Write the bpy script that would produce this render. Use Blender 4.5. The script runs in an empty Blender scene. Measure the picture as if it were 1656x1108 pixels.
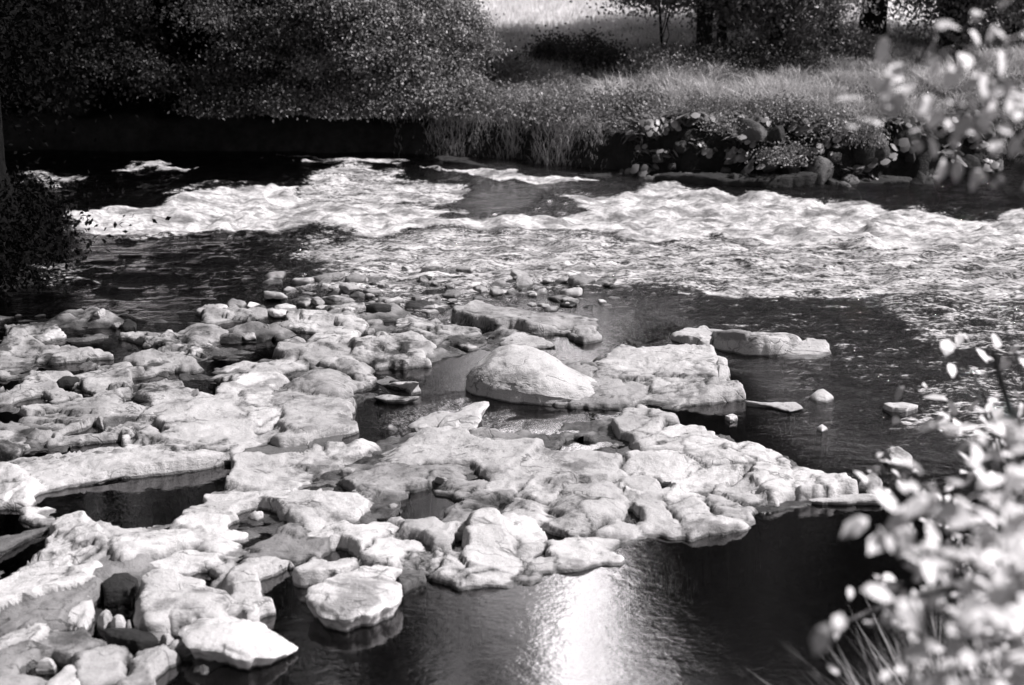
import bpy, math, random
import numpy as np
from mathutils import Vector
random.seed(7); RNG = np.random.default_rng(7)
S = bpy.context.scene
COL = S.collection
R = math.radians

# ------------------------------------------------------------------ camera
CAMZ, PITCH, FPX = 3.0, R(17.0), 2300.0
cam = bpy.data.cameras.new('camera'); camo = bpy.data.objects.new('camera', cam); COL.objects.link(camo)
camo.location = (0, 0, CAMZ); camo.rotation_euler = (R(90) - PITCH, 0, 0)
cam.lens = 50; cam.sensor_width = 36; cam.clip_start = 0.05; cam.clip_end = 2000
cam.dof.use_dof = True; cam.dof.focus_distance = 9.5; cam.dof.aperture_fstop = 2.2
S.camera = camo

# ------------------------------------------------------------------ light
SUN_AZ, SUN_EL = R(91), R(48)          # azimuth from +Y (view direction) to the right
S.view_settings.view_transform = 'Standard'; S.view_settings.look = 'None'
S.view_settings.gamma = 1; S.view_settings.exposure = 0.58
S.cycles.use_denoising = True
S.cycles.max_bounces = 7; S.cycles.transparent_max_bounces = 12
W_ = bpy.data.worlds.new('World'); S.world = W_; W_.use_nodes = True
nt = W_.node_tree; nt.nodes.clear()
def nd(t, typ, **kw):
    n = t.nodes.new(typ)
    for k, v in kw.items():
        if k.startswith('i_'): n.inputs[k[2:].replace('_', ' ')].default_value = v
        else: setattr(n, k, v)
    return n
sky = nd(nt, 'ShaderNodeTexSky', sky_type='NISHITA', sun_disc=False, sun_elevation=SUN_EL, sun_rotation=SUN_AZ, dust_density=1.0)
bw = nd(nt, 'ShaderNodeRGBToBW'); bg = nd(nt, 'ShaderNodeBackground', i_Strength=0.05); out = nd(nt, 'ShaderNodeOutputWorld')
nt.links.new(sky.outputs[0], bw.inputs[0])
# added unseen sky glow for a white pool reflection: direction dot, ragged noise edge
tc = nd(nt, 'ShaderNodeTexCoord')
cd = Vector((0.052, math.cos(R(31)), math.sin(R(33)))).normalized()
dot = nd(nt, 'ShaderNodeVectorMath', operation='DOT_PRODUCT'); dot.inputs[1].default_value = cd
nz = nd(nt, 'ShaderNodeTexNoise', i_Scale=5.0, i_Detail=6.0)
nt.links.new(tc.outputs['Generated'], dot.inputs[0]); nt.links.new(tc.outputs['Generated'], nz.inputs['Vector'])
ad = nd(nt, 'ShaderNodeMath', operation='MULTIPLY_ADD'); ad.inputs[1].default_value = 0.16
nt.links.new(nz.outputs['Fac'], ad.inputs[0]); nt.links.new(dot.outputs['Value'], ad.inputs[2])
mr = nd(nt, 'ShaderNodeMapRange', interpolation_type='SMOOTHSTEP'); mr.inputs['From Min'].default_value = 0.97; mr.inputs['From Max'].default_value = 1.02
mr.inputs['To Min'].default_value = 0; mr.inputs['To Max'].default_value = 120.0
nt.links.new(ad.outputs[0], mr.inputs[0])
sx = nd(nt, 'ShaderNodeSeparateXYZ'); nt.links.new(tc.outputs['Generated'], sx.inputs[0])
n2 = nd(nt, 'ShaderNodeTexNoise', i_Scale=14.0, i_Detail=6.0); nt.links.new(tc.outputs['Generated'], n2.inputs['Vector'])
xo = nd(nt, 'ShaderNodeMath', operation='MULTIPLY_ADD'); nt.links.new(n2.outputs['Fac'], xo.inputs[0]); xo.inputs[1].default_value = 0.10; nt.links.new(sx.outputs['X'], xo.inputs[2])
dx_ = nd(nt, 'ShaderNodeMath', operation='SUBTRACT'); nt.links.new(xo.outputs[0], dx_.inputs[0]); dx_.inputs[1].default_value = 0.120
ab = nd(nt, 'ShaderNodeMath', operation='ABSOLUTE'); nt.links.new(dx_.outputs[0], ab.inputs[0])
glow_strip = nd(nt, 'ShaderNodeMapRange', interpolation_type='SMOOTHSTEP'); nt.links.new(ab.outputs[0], glow_strip.inputs[0])
for k_, v_ in (('From Min', 0.024), ('From Max', 0.05), ('To Min', 1.0), ('To Max', 0.18)): glow_strip.inputs[k_].default_value = v_
cl_ = nd(nt, 'ShaderNodeMath', operation='MULTIPLY'); nt.links.new(mr.outputs[0], cl_.inputs[0]); nt.links.new(glow_strip.outputs[0], cl_.inputs[1])
sm = nd(nt, 'ShaderNodeMath', operation='ADD'); nt.links.new(bw.outputs[0], sm.inputs[0]); nt.links.new(cl_.outputs[0], sm.inputs[1])
tint = nd(nt, 'ShaderNodeVectorMath', operation='SCALE'); tint.inputs[0].default_value = (1, 0.965, 0.985)
nt.links.new(sm.outputs[0], tint.inputs['Scale']); nt.links.new(tint.outputs[0], bg.inputs[0]); nt.links.new(bg.outputs[0], out.inputs[0])
sl = bpy.data.lights.new('sun', 'SUN'); sl.energy = 5.0; sl.angle = R(0.5); sl.color = (1, 0.965, 0.975)
so = bpy.data.objects.new('sun', sl); COL.objects.link(so)
sd = Vector((math.sin(SUN_AZ) * math.cos(SUN_EL), math.cos(SUN_AZ) * math.cos(SUN_EL), math.sin(SUN_EL)))
so.rotation_euler = sd.to_track_quat('Z', 'Y').to_euler(); so.location = (20, 5, 25)

# ------------------------------------------------------------------ helpers
def px2w(px, py, z=0.0):
    """ground point that stands under this spot of the photograph at height z (arrays allowed)"""
    px = np.asarray(px, float); py = np.asarray(py, float)
    dx = (px - 828) / FPX; dy = (554 - py) / FPX
    vy = math.cos(PITCH) + dy * math.sin(PITCH); vz = -math.sin(PITCH) + dy * math.cos(PITCH)
    t = (z - CAMZ) / vz
    return np.stack([dx * t, vy * t], -1)
def w2px(p):
    x, y, z = p[..., 0], p[..., 1], p[..., 2] - CAMZ
    f = y * math.cos(PITCH) - z * math.sin(PITCH); u = y * math.sin(PITCH) + z * math.cos(PITCH)
    return 828 + FPX * x / f, 554 - FPX * u / f
def hsh(ix, iy, iz, seed):
    h = (ix.astype(np.int64) * 374761393 + iy.astype(np.int64) * 668265263 + iz.astype(np.int64) * 2147483647 + seed * 974634777) & 0x7fffffff
    h = ((h ^ (h >> 13)) * 1274126177) & 0x7fffffff
    h = ((h ^ (h >> 15)) * 668265263) & 0x7fffffff
    return ((h ^ (h >> 16)) & 0xffff) / 32767.5 - 1.0
def vnoise(x, y, z=0.0, seed=0):
    x, y, z = np.broadcast_arrays(np.asarray(x, float), np.asarray(y, float), np.asarray(z, float))
    ix, iy, iz = np.floor(x), np.floor(y), np.floor(z)
    fx, fy, fz = x - ix, y - iy, z - iz
    fx, fy, fz = [f * f * f * (f * (f * 6 - 15) + 10) for f in (fx, fy, fz)]
    r = 0
    for a in (0, 1):
        for b in (0, 1):
            for c in (0, 1):
                r = r + hsh(ix + a, iy + b, iz + c, seed) * (fx if a else 1 - fx) * (fy if b else 1 - fy) * (fz if c else 1 - fz)
    return r
def fbm(x, y, z=0.0, octv=4, seed=0, gain=0.5):
    r, a, f = 0, 1.0, 1.0
    for o in range(octv):
        r = r + a * vnoise(np.asarray(x) * f, np.asarray(y) * f, np.asarray(z) * f, seed + o * 17); a *= gain; f *= 2.03
    return r
def sstep(a, b, x):
    t = np.clip((x - a) / (b - a), 0, 1); return t * t * (3 - 2 * t)
def sdf(P, poly):
    """signed distance, positive inside; P (N,2), poly (M,2)"""
    d = np.full(len(P), 1e9); ins = np.zeros(len(P), bool); M = len(poly)
    for i in range(M):
        a, b = poly[i], poly[(i + 1) % M]; e = b - a; w = P - a
        t = np.clip((w @ e) / max(e @ e, 1e-12), 0, 1); q = w - t[:, None] * e
        d = np.minimum(d, (q * q).sum(1))
        if a[1] != b[1]:
            c = ((a[1] > P[:, 1]) != (b[1] > P[:, 1])) & (P[:, 0] < (b[0] - a[0]) * (P[:, 1] - a[1]) / (b[1] - a[1]) + a[0]); ins ^= c
    d = np.sqrt(d); return np.where(ins, d, -d)
def mesh(name, V, faces, mat, smooth=True, attrs=None, mats=None):
    """faces: list of int arrays (n,3) / (n,4)"""
    me = bpy.data.meshes.new(name); V = np.asarray(V, np.float32)
    faces = [np.asarray(f, np.int32) for f in faces if len(f)]
    me.vertices.add(len(V)); me.vertices.foreach_set('co', V.ravel())
    li = np.concatenate([f.ravel() for f in faces]); tot = np.concatenate([np.full(len(f), f.shape[1]) for f in faces])
    st = np.concatenate([[0], np.cumsum(tot)[:-1]])
    me.loops.add(len(li)); me.loops.foreach_set('vertex_index', li.astype(np.int32))
    me.polygons.add(len(tot)); me.polygons.foreach_set('loop_start', st.astype(np.int32))
    me.polygons.foreach_set('use_smooth', np.full(len(tot), smooth))
    me.update(calc_edges=True)
    for k, v in (attrs or {}).items():
        a = me.attributes.new(k, 'FLOAT', 'POINT'); a.data.foreach_set('value', np.asarray(v, np.float32))
    me.materials.append(mat)
    me.validate()
    return me
def obj(name, me, parent=None, loc=None):
    o = bpy.data.objects.new(name, me); COL.objects.link(o)
    if parent is not None: o.parent = parent
    if loc is not None: o.location = loc
    return o
def tag(o, label, cat, group=None, kind=None):
    if label: o['label'] = label
    if cat: o['category'] = cat
    if group: o['group'] = group
    if kind: o['kind'] = kind
    return o
def thing(name, loc, label, cat, group=None):
    o = bpy.data.objects.new(name, None); COL.objects.link(o); o.location = loc; o.empty_display_size = 0.1
    return tag(o, label, cat, group)
def copy_tree(o, loc, rz, sc, label, group):
    r = o.copy(); COL.objects.link(r); r.location = loc; r.rotation_euler = (0, 0, rz); r.scale = sc if hasattr(sc, '__len__') else (sc,) * 3
    r['label'] = label
    if group: r['group'] = group
    for ch in list(o.children):
        c = ch.copy(); COL.objects.link(c); c.parent = r
    return r
def grid(xs, ys):
    X, Y = np.meshgrid(xs, ys); n, m = len(ys), len(xs)
    i = (np.arange(n - 1)[:, None] * m + np.arange(m - 1)[None]).ravel()
    return X.ravel(), Y.ravel(), np.stack([i, i + 1, i + m + 1, i + m], 1)
def tube(pts, rad, n=8):
    pts = np.asarray(pts, float); rad = np.asarray(rad, float); k = len(pts)
    t = np.gradient(pts, axis=0); t /= np.linalg.norm(t, axis=1)[:, None] + 1e-9
    up = np.where(np.abs(t[:, 2:3]) > 0.9, np.array([[1., 0, 0]]), np.array([[0, 0, 1.]]))
    u = np.cross(t, up); u /= np.linalg.norm(u, axis=1)[:, None] + 1e-9; v = np.cross(t, u)
    a = np.arange(n) * 2 * math.pi / n
    V = pts[:, None] + rad[:, None, None] * (np.cos(a)[None, :, None] * u[:, None] + np.sin(a)[None, :, None] * v[:, None])
    i = np.arange(k - 1)[:, None] * n; j = np.arange(n)[None]
    F = np.stack([i + j, i + (j + 1) % n, i + n + (j + 1) % n, i + n + j], -1).reshape(-1, 4)
    return V.reshape(-1, 3), F
def joinvf(parts):
    V, F, o = [], [], 0
    for v, f in parts: V.append(v); F.append(f + o); o += len(v)
    return np.concatenate(V), np.concatenate(F)

# ------------------------------------------------------------------ materials (monochrome, as the photograph)
G = lambda v: (v, v * 0.985, v * 0.99, 1)
def newmat(name):
    m = bpy.data.materials.new(name); m.use_nodes = True; t = m.node_tree; t.nodes.clear()
    return m, t, nd(t, 'ShaderNodeOutputMaterial')
class NB:
    """small node-graph writer"""
    def __init__(s, t): s.t = t; s.pos = nd(t, 'ShaderNodeNewGeometry').outputs['Position']
    def link(s, a, b): s.t.links.new(a, b)
    def vec(s, sc):
        n = nd(s.t, 'ShaderNodeVectorMath', operation='MULTIPLY'); s.link(s.pos, n.inputs[0]); n.inputs[1].default_value = sc; return n.outputs[0]
    def noise(s, scale, detail=5, vec=None, rough=0.55, dist=0.0):
        n = nd(s.t, 'ShaderNodeTexNoise', i_Scale=scale, i_Detail=detail, i_Roughness=rough, i_Distortion=dist); s.link(vec or s.pos, n.inputs['Vector']); return n.outputs['Fac']
    def noisec(s, scale, detail=3):
        n = nd(s.t, 'ShaderNodeTexNoise', i_Scale=scale, i_Detail=detail); s.link(s.pos, n.inputs['Vector']); return n.outputs['Color']
    def mr(s, x, a, b, c=0.0, d=1.0, sm=True):
        n = nd(s.t, 'ShaderNodeMapRange', interpolation_type='SMOOTHSTEP' if sm else 'LINEAR'); s.link(x, n.inputs[0])
        for k, v in zip(('From Min', 'From Max', 'To Min', 'To Max'), (a, b, c, d)):
            if hasattr(v, 'links'): s.link(v, n.inputs[k])
            else: n.inputs[k].default_value = v
        return n.outputs[0]
    def m(s, op, a, b=None, c=None):
        n = nd(s.t, 'ShaderNodeMath', operation=op)
        for i, v in enumerate((a, b, c)):
            if v is None: continue
            if hasattr(v, 'links'): s.link(v, n.inputs[i])
            else: n.inputs[i].default_value = v
        return n.outputs[0]
    def col(s, v):
        n = nd(s.t, 'ShaderNodeVectorMath', operation='SCALE'); n.inputs[0].default_value = (1, 0.985, 0.99); s.link(v, n.inputs['Scale']); return n.outputs[0]
    def bump(s, h, dist, strength=1.0, nrm=None):
        n = nd(s.t, 'ShaderNodeBump', i_Strength=strength, i_Distance=dist); s.link(h, n.inputs['Height'])
        if nrm: s.link(nrm, n.inputs['Normal'])
        return n.outputs[0]
    def attr(s, name): return nd(s.t, 'ShaderNodeAttribute', attribute_name=name).outputs['Fac']
    def rnd(s): return nd(s.t, 'ShaderNodeObjectInfo').outputs['Random']
def rock_mat(name, lo, hi, wetline=0.022, crack=1.0, stain=0.5, spec=0.3):
    m, t, o = newmat(name); b = NB(t)
    base = b.mr(b.noise(3.5, 7), 0.3, 0.7, lo, hi, False)
    base = b.m('MULTIPLY', base, b.m('MULTIPLY', b.mr(b.noise(55, 3, rough=0.7), 0.25, 0.7, 0.90, 1.06, False), b.mr(b.noise(210, 2, rough=0.8), 0.3, 0.7, 0.80, 1.16, False)))
    base = b.m('MULTIPLY', base, b.mr(b.rnd(), 0, 1, 0.70, 1.10, False))
    st = b.mr(b.noise(2.3, 8, b.vec((1, 1, 2.5)), 0.62), 0.54, 0.63)
    base = b.m('MULTIPLY', base, b.m('SUBTRACT', 1.0, b.m('MULTIPLY', st, stain)))
    sp = b.mr(b.noise(17, 5, rough=0.6), 0.62, 0.70)          # lichen and dirt spots
    base = b.m('MULTIPLY', base, b.m('SUBTRACT', 1.0, b.m('MULTIPLY', sp, 0.55 * stain + 0.1)))
    wv = nd(t, 'ShaderNodeVectorMath', operation='MULTIPLY_ADD'); b.link(b.noisec(3.0, 4), wv.inputs[0]); wv.inputs[1].default_value = (0.45, 0.45, 0.45); b.link(b.vec((1.0, 1.9, 1)), wv.inputs[2])
    vo = nd(t, 'ShaderNodeTexVoronoi', feature='DISTANCE_TO_EDGE', i_Scale=1.7); b.link(wv.outputs[0], vo.inputs['Vector'])
    msk = b.mr(b.noise(2.0, 3), 0.50, 0.60)
    ck = b.m('MULTIPLY', b.mr(vo.outputs['Distance'], 0.003, 0.012, 1.0, 0.0), b.m('MULTIPLY', msk, crack))
    cn = b.noise(1.0, 4, b.vec((2.2, 6.5, 4.0)), 0.55, 0.6); cl = b.m('ABSOLUTE', b.m('SUBTRACT', cn, 0.5))
    cl = b.m('MULTIPLY', b.mr(cl, 0.004, 0.020, 1.0, 0.0), b.mr(b.noise(3.3, 3), 0.52, 0.64)); ck = b.m('MAXIMUM', ck, b.m('MULTIPLY', cl, 0.6))
    base = b.m('MULTIPLY', base, b.m('SUBTRACT', 1.0, b.m('MULTIPLY', ck, 0.85)))
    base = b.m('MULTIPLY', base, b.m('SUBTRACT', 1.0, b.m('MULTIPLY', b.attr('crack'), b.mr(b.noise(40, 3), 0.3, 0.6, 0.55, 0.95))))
    sep = nd(t, 'ShaderNodeSeparateXYZ'); b.link(b.pos, sep.inputs[0])
    zz = b.m('ADD', sep.outputs['Z'], b.mr(b.noise(9, 4), 0, 1, -0.014, 0.014, False))
    wet = b.mr(zz, wetline * 0.5, wetline * 1.1, 1.0, 0.0)
    base = b.m('MULTIPLY', base, b.m('SUBTRACT', 1.0, b.m('MULTIPLY', wet, 0.68)))
    p = nd(t, 'ShaderNodeBsdfPrincipled'); b.link(b.col(base), p.inputs['Base Color'])
    b.link(b.mr(wet, 0, 1, 0.82, 0.28, False), p.inputs['Roughness']); p.inputs['Specular IOR Level'].default_value = spec
    h = b.m('ADD', b.m('MULTIPLY', b.noise(14, 8, b.vec((1, 1, 2.2)), 0.62), 1.0), b.m('MULTIPLY', ck, -0.7))
    n1 = b.bump(h, 0.028, 0.6)
    b.link(b.bump(b.noise(90, 4, rough=0.7), 0.006, 0.7, n1), p.inputs['Normal']); b.link(p.outputs[0], o.inputs[0])
    return m
M_ROCK = rock_mat('river_limestone', 0.42, 0.58, 0.016, 0.45, 0.5)
M_WET = rock_mat('wet_limestone', 0.07, 0.15, 0.02, 0.5, 0.5, 0.5)
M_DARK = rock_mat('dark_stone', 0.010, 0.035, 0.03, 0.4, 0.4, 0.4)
M_GREY = rock_mat('grey_stone', 0.20, 0.34, 0.02, 0.6, 0.6)
M_BANK = rock_mat('bank_stone', 0.05, 0.15, 0.03, 0.4, 0.7)

def ground_mat():
    m, t, o = newmat('ground'); b = NB(t)
    soil = b.mr(b.noise(6, 8, rough=0.65), 0.3, 0.7, 0.008, 0.03, False)
    bed = b.mr(b.noise(7, 7, rough=0.65), 0.32, 0.68, 0.008, 0.075, False)
    mead = b.mr(b.noise(5, 6), 0.3, 0.7, 0.10, 0.17, False)
    hay = b.mr(b.noise(1.2, 6), 0.3, 0.7, 0.6, 0.75, False)
    mix = lambda f, a, c: b.m('ADD', b.m('MULTIPLY', a, b.m('SUBTRACT', 1.0, f)), b.m('MULTIPLY', c, f))
    v = mix(b.attr('bed'), soil, bed); v = mix(b.attr('meadow'), v, mead); v = mix(b.attr('hay'), v, hay)
    p = nd(t, 'ShaderNodeBsdfPrincipled'); b.link(b.col(v), p.inputs['Base Color']); p.inputs['Roughness'].default_value = 0.85; p.inputs['Specular IOR Level'].default_value = 0.2
    b.link(b.bump(b.noise(18, 8, rough=0.65), 0.06, 0.9), p.inputs['Normal']); b.link(p.outputs[0], o.inputs[0])
    return m
M_GROUND = ground_mat()

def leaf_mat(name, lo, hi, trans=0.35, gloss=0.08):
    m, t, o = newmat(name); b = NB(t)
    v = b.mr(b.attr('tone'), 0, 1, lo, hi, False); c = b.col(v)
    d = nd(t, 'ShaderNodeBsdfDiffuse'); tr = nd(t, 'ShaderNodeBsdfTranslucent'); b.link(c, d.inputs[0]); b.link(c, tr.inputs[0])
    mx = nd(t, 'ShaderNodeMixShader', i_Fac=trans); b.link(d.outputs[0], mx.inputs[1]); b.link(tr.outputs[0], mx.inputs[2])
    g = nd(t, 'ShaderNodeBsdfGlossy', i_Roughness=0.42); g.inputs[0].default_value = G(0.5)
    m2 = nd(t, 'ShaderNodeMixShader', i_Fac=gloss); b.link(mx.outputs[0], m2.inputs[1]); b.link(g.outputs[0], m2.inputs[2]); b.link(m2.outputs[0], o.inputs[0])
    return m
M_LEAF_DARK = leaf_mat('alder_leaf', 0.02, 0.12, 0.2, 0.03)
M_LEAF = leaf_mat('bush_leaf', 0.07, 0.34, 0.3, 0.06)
M_LEAF_DIM = leaf_mat('shaded_alder_leaf', 0.008, 0.05, 0.2, 0.02)  # darker copy of the alder leaf: thicket shade put into the colour
M_LEAF_SHADE = leaf_mat('shade_black_leaf', 0.003, 0.012, 0.1, 0.0)  # near-black leaf: deep shade painted as leaf colour
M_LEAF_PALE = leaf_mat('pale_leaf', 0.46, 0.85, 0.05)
M_GRASS = leaf_mat('rough_grass', 0.18, 0.72, 0.3, 0.03)
M_HAY = leaf_mat('dry_grass', 0.5, 0.85, 0.3, 0.03)
M_NEARGRASS = leaf_mat('bank_grass', 0.35, 0.8, 0.35, 0.03)
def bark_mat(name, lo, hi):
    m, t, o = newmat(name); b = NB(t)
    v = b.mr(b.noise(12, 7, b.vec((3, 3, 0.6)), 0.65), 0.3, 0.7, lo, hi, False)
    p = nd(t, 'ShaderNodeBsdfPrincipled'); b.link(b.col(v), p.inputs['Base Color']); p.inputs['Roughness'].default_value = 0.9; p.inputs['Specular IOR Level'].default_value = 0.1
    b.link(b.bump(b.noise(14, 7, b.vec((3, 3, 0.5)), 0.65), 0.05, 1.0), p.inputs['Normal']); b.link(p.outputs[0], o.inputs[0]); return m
M_SHADEBARK = bark_mat('shade_black_bark', 0.003, 0.014); M_BARK = bark_mat('dark_bark', 0.012, 0.05); M_TWIG = bark_mat('pale_twig', 0.2, 0.4); M_BARKG = bark_mat('grey_bark', 0.03, 0.10)  # first bark near-black: shade of the left bank put into its colour

def water_mat():
    m, t, o = newmat('river_water'); b = NB(t)
    chop = b.attr('chop'); foam_glint = b.attr('foam_glint')
    h1 = b.noise(9, 4, b.vec((1, 1.6, 1)), 0.55); h2 = b.noise(34, 4, b.vec((1, 1.5, 1)), 0.6)
    calm = b.noise(4.0, 3)
    hh = b.m('ADD', b.m('MULTIPLY', b.m('ADD', b.m('MULTIPLY', h1, 0.05), b.m('MULTIPLY', h2, 0.022)), chop), b.m('MULTIPLY', calm, 0.0012))
    hh = b.m('ADD', hh, b.m('ADD', b.m('MULTIPLY', b.noise(34, 3, b.vec((1, 1.3, 1))), 0.0005), b.m('MULTIPLY', b.noise(11, 2, b.vec((1, 1.3, 1))), 0.0008)))
    nrm = b.bump(hh, 1.0, 1.0)
    gl = nd(t, 'ShaderNodeBsdfGlossy', i_Roughness=0.02); gl.inputs[0].default_value = G(0.95); b.link(nrm, gl.inputs['Normal'])
    tr = nd(t, 'ShaderNodeBsdfTransparent'); tr.inputs[0].default_value = G(0.28)
    fr = nd(t, 'ShaderNodeFresnel', i_IOR=2.0); b.link(nrm, fr.inputs['Normal'])
    w = nd(t, 'ShaderNodeMixShader'); b.link(fr.outputs[0], w.inputs[0]); b.link(tr.outputs[0], w.inputs[1]); b.link(gl.outputs[0], w.inputs[2])
    # white water torn by noise where the surface is broken, with painted glints
    f1 = b.noise(6.5, 9, b.vec((0.6, 1.5, 1)), 0.66, 0.5); f2 = b.noise(30, 5, b.vec((0.8, 1.2, 1)), 0.65)
    fm = b.m('ADD', b.m('MULTIPLY', f1, 0.5), b.m('MULTIPLY', f2, 0.5))
    th = b.m('SUBTRACT', 0.86, b.m('MULTIPLY', foam_glint, 0.62))
    ff = b.mr(b.m('SUBTRACT', fm, th), -0.04, 0.10)
    ff = b.m('MULTIPLY', ff, b.mr(foam_glint, 0.01, 0.08))
    tex = b.noise(20, 6, b.vec((0.8, 1.2, 1)), 0.7)
    fd = nd(t, 'ShaderNodeBsdfDiffuse'); b.link(b.col(b.m('MULTIPLY', b.mr(tex, 0.3, 0.66, 0.22, 0.80, False), b.mr(b.noise(3.0, 6, b.vec((0.7, 1.6, 1)), 0.65), 0.36, 0.60, 0.35, 1.0))), fd.inputs[0])
    b.link(b.bump(b.m('ADD', f1, b.m('MULTIPLY', tex, 0.4)), 0.035, 0.8), fd.inputs['Normal'])
    mx = nd(t, 'ShaderNodeMixShader'); b.link(ff, mx.inputs[0]); b.link(w.outputs[0], mx.inputs[1]); b.link(fd.outputs[0], mx.inputs[2]); b.link(mx.outputs[0], o.inputs[0])
    return m
M_WATER = water_mat()

# ------------------------------------------------------------------ traced rocks
REG = {'A': (0, 480, 400 / 1641), 'B': (300, 480, 400 / 1641), 'C': (660, 480, 400 / 1641), 'D': (0, 740, 400 / 1641), 'E': (300, 700, 400 / 1641),
       'F': (660, 680, 400 / 1641), 'G': (1020, 640, 420 / 1656), 'H': (0, 838, 400 / 1641), 'K': (540, 370, 560 / 1633), 'Q': (1096, 370, 560 / 1633), 'P': (0, 0, 1)}
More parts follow.
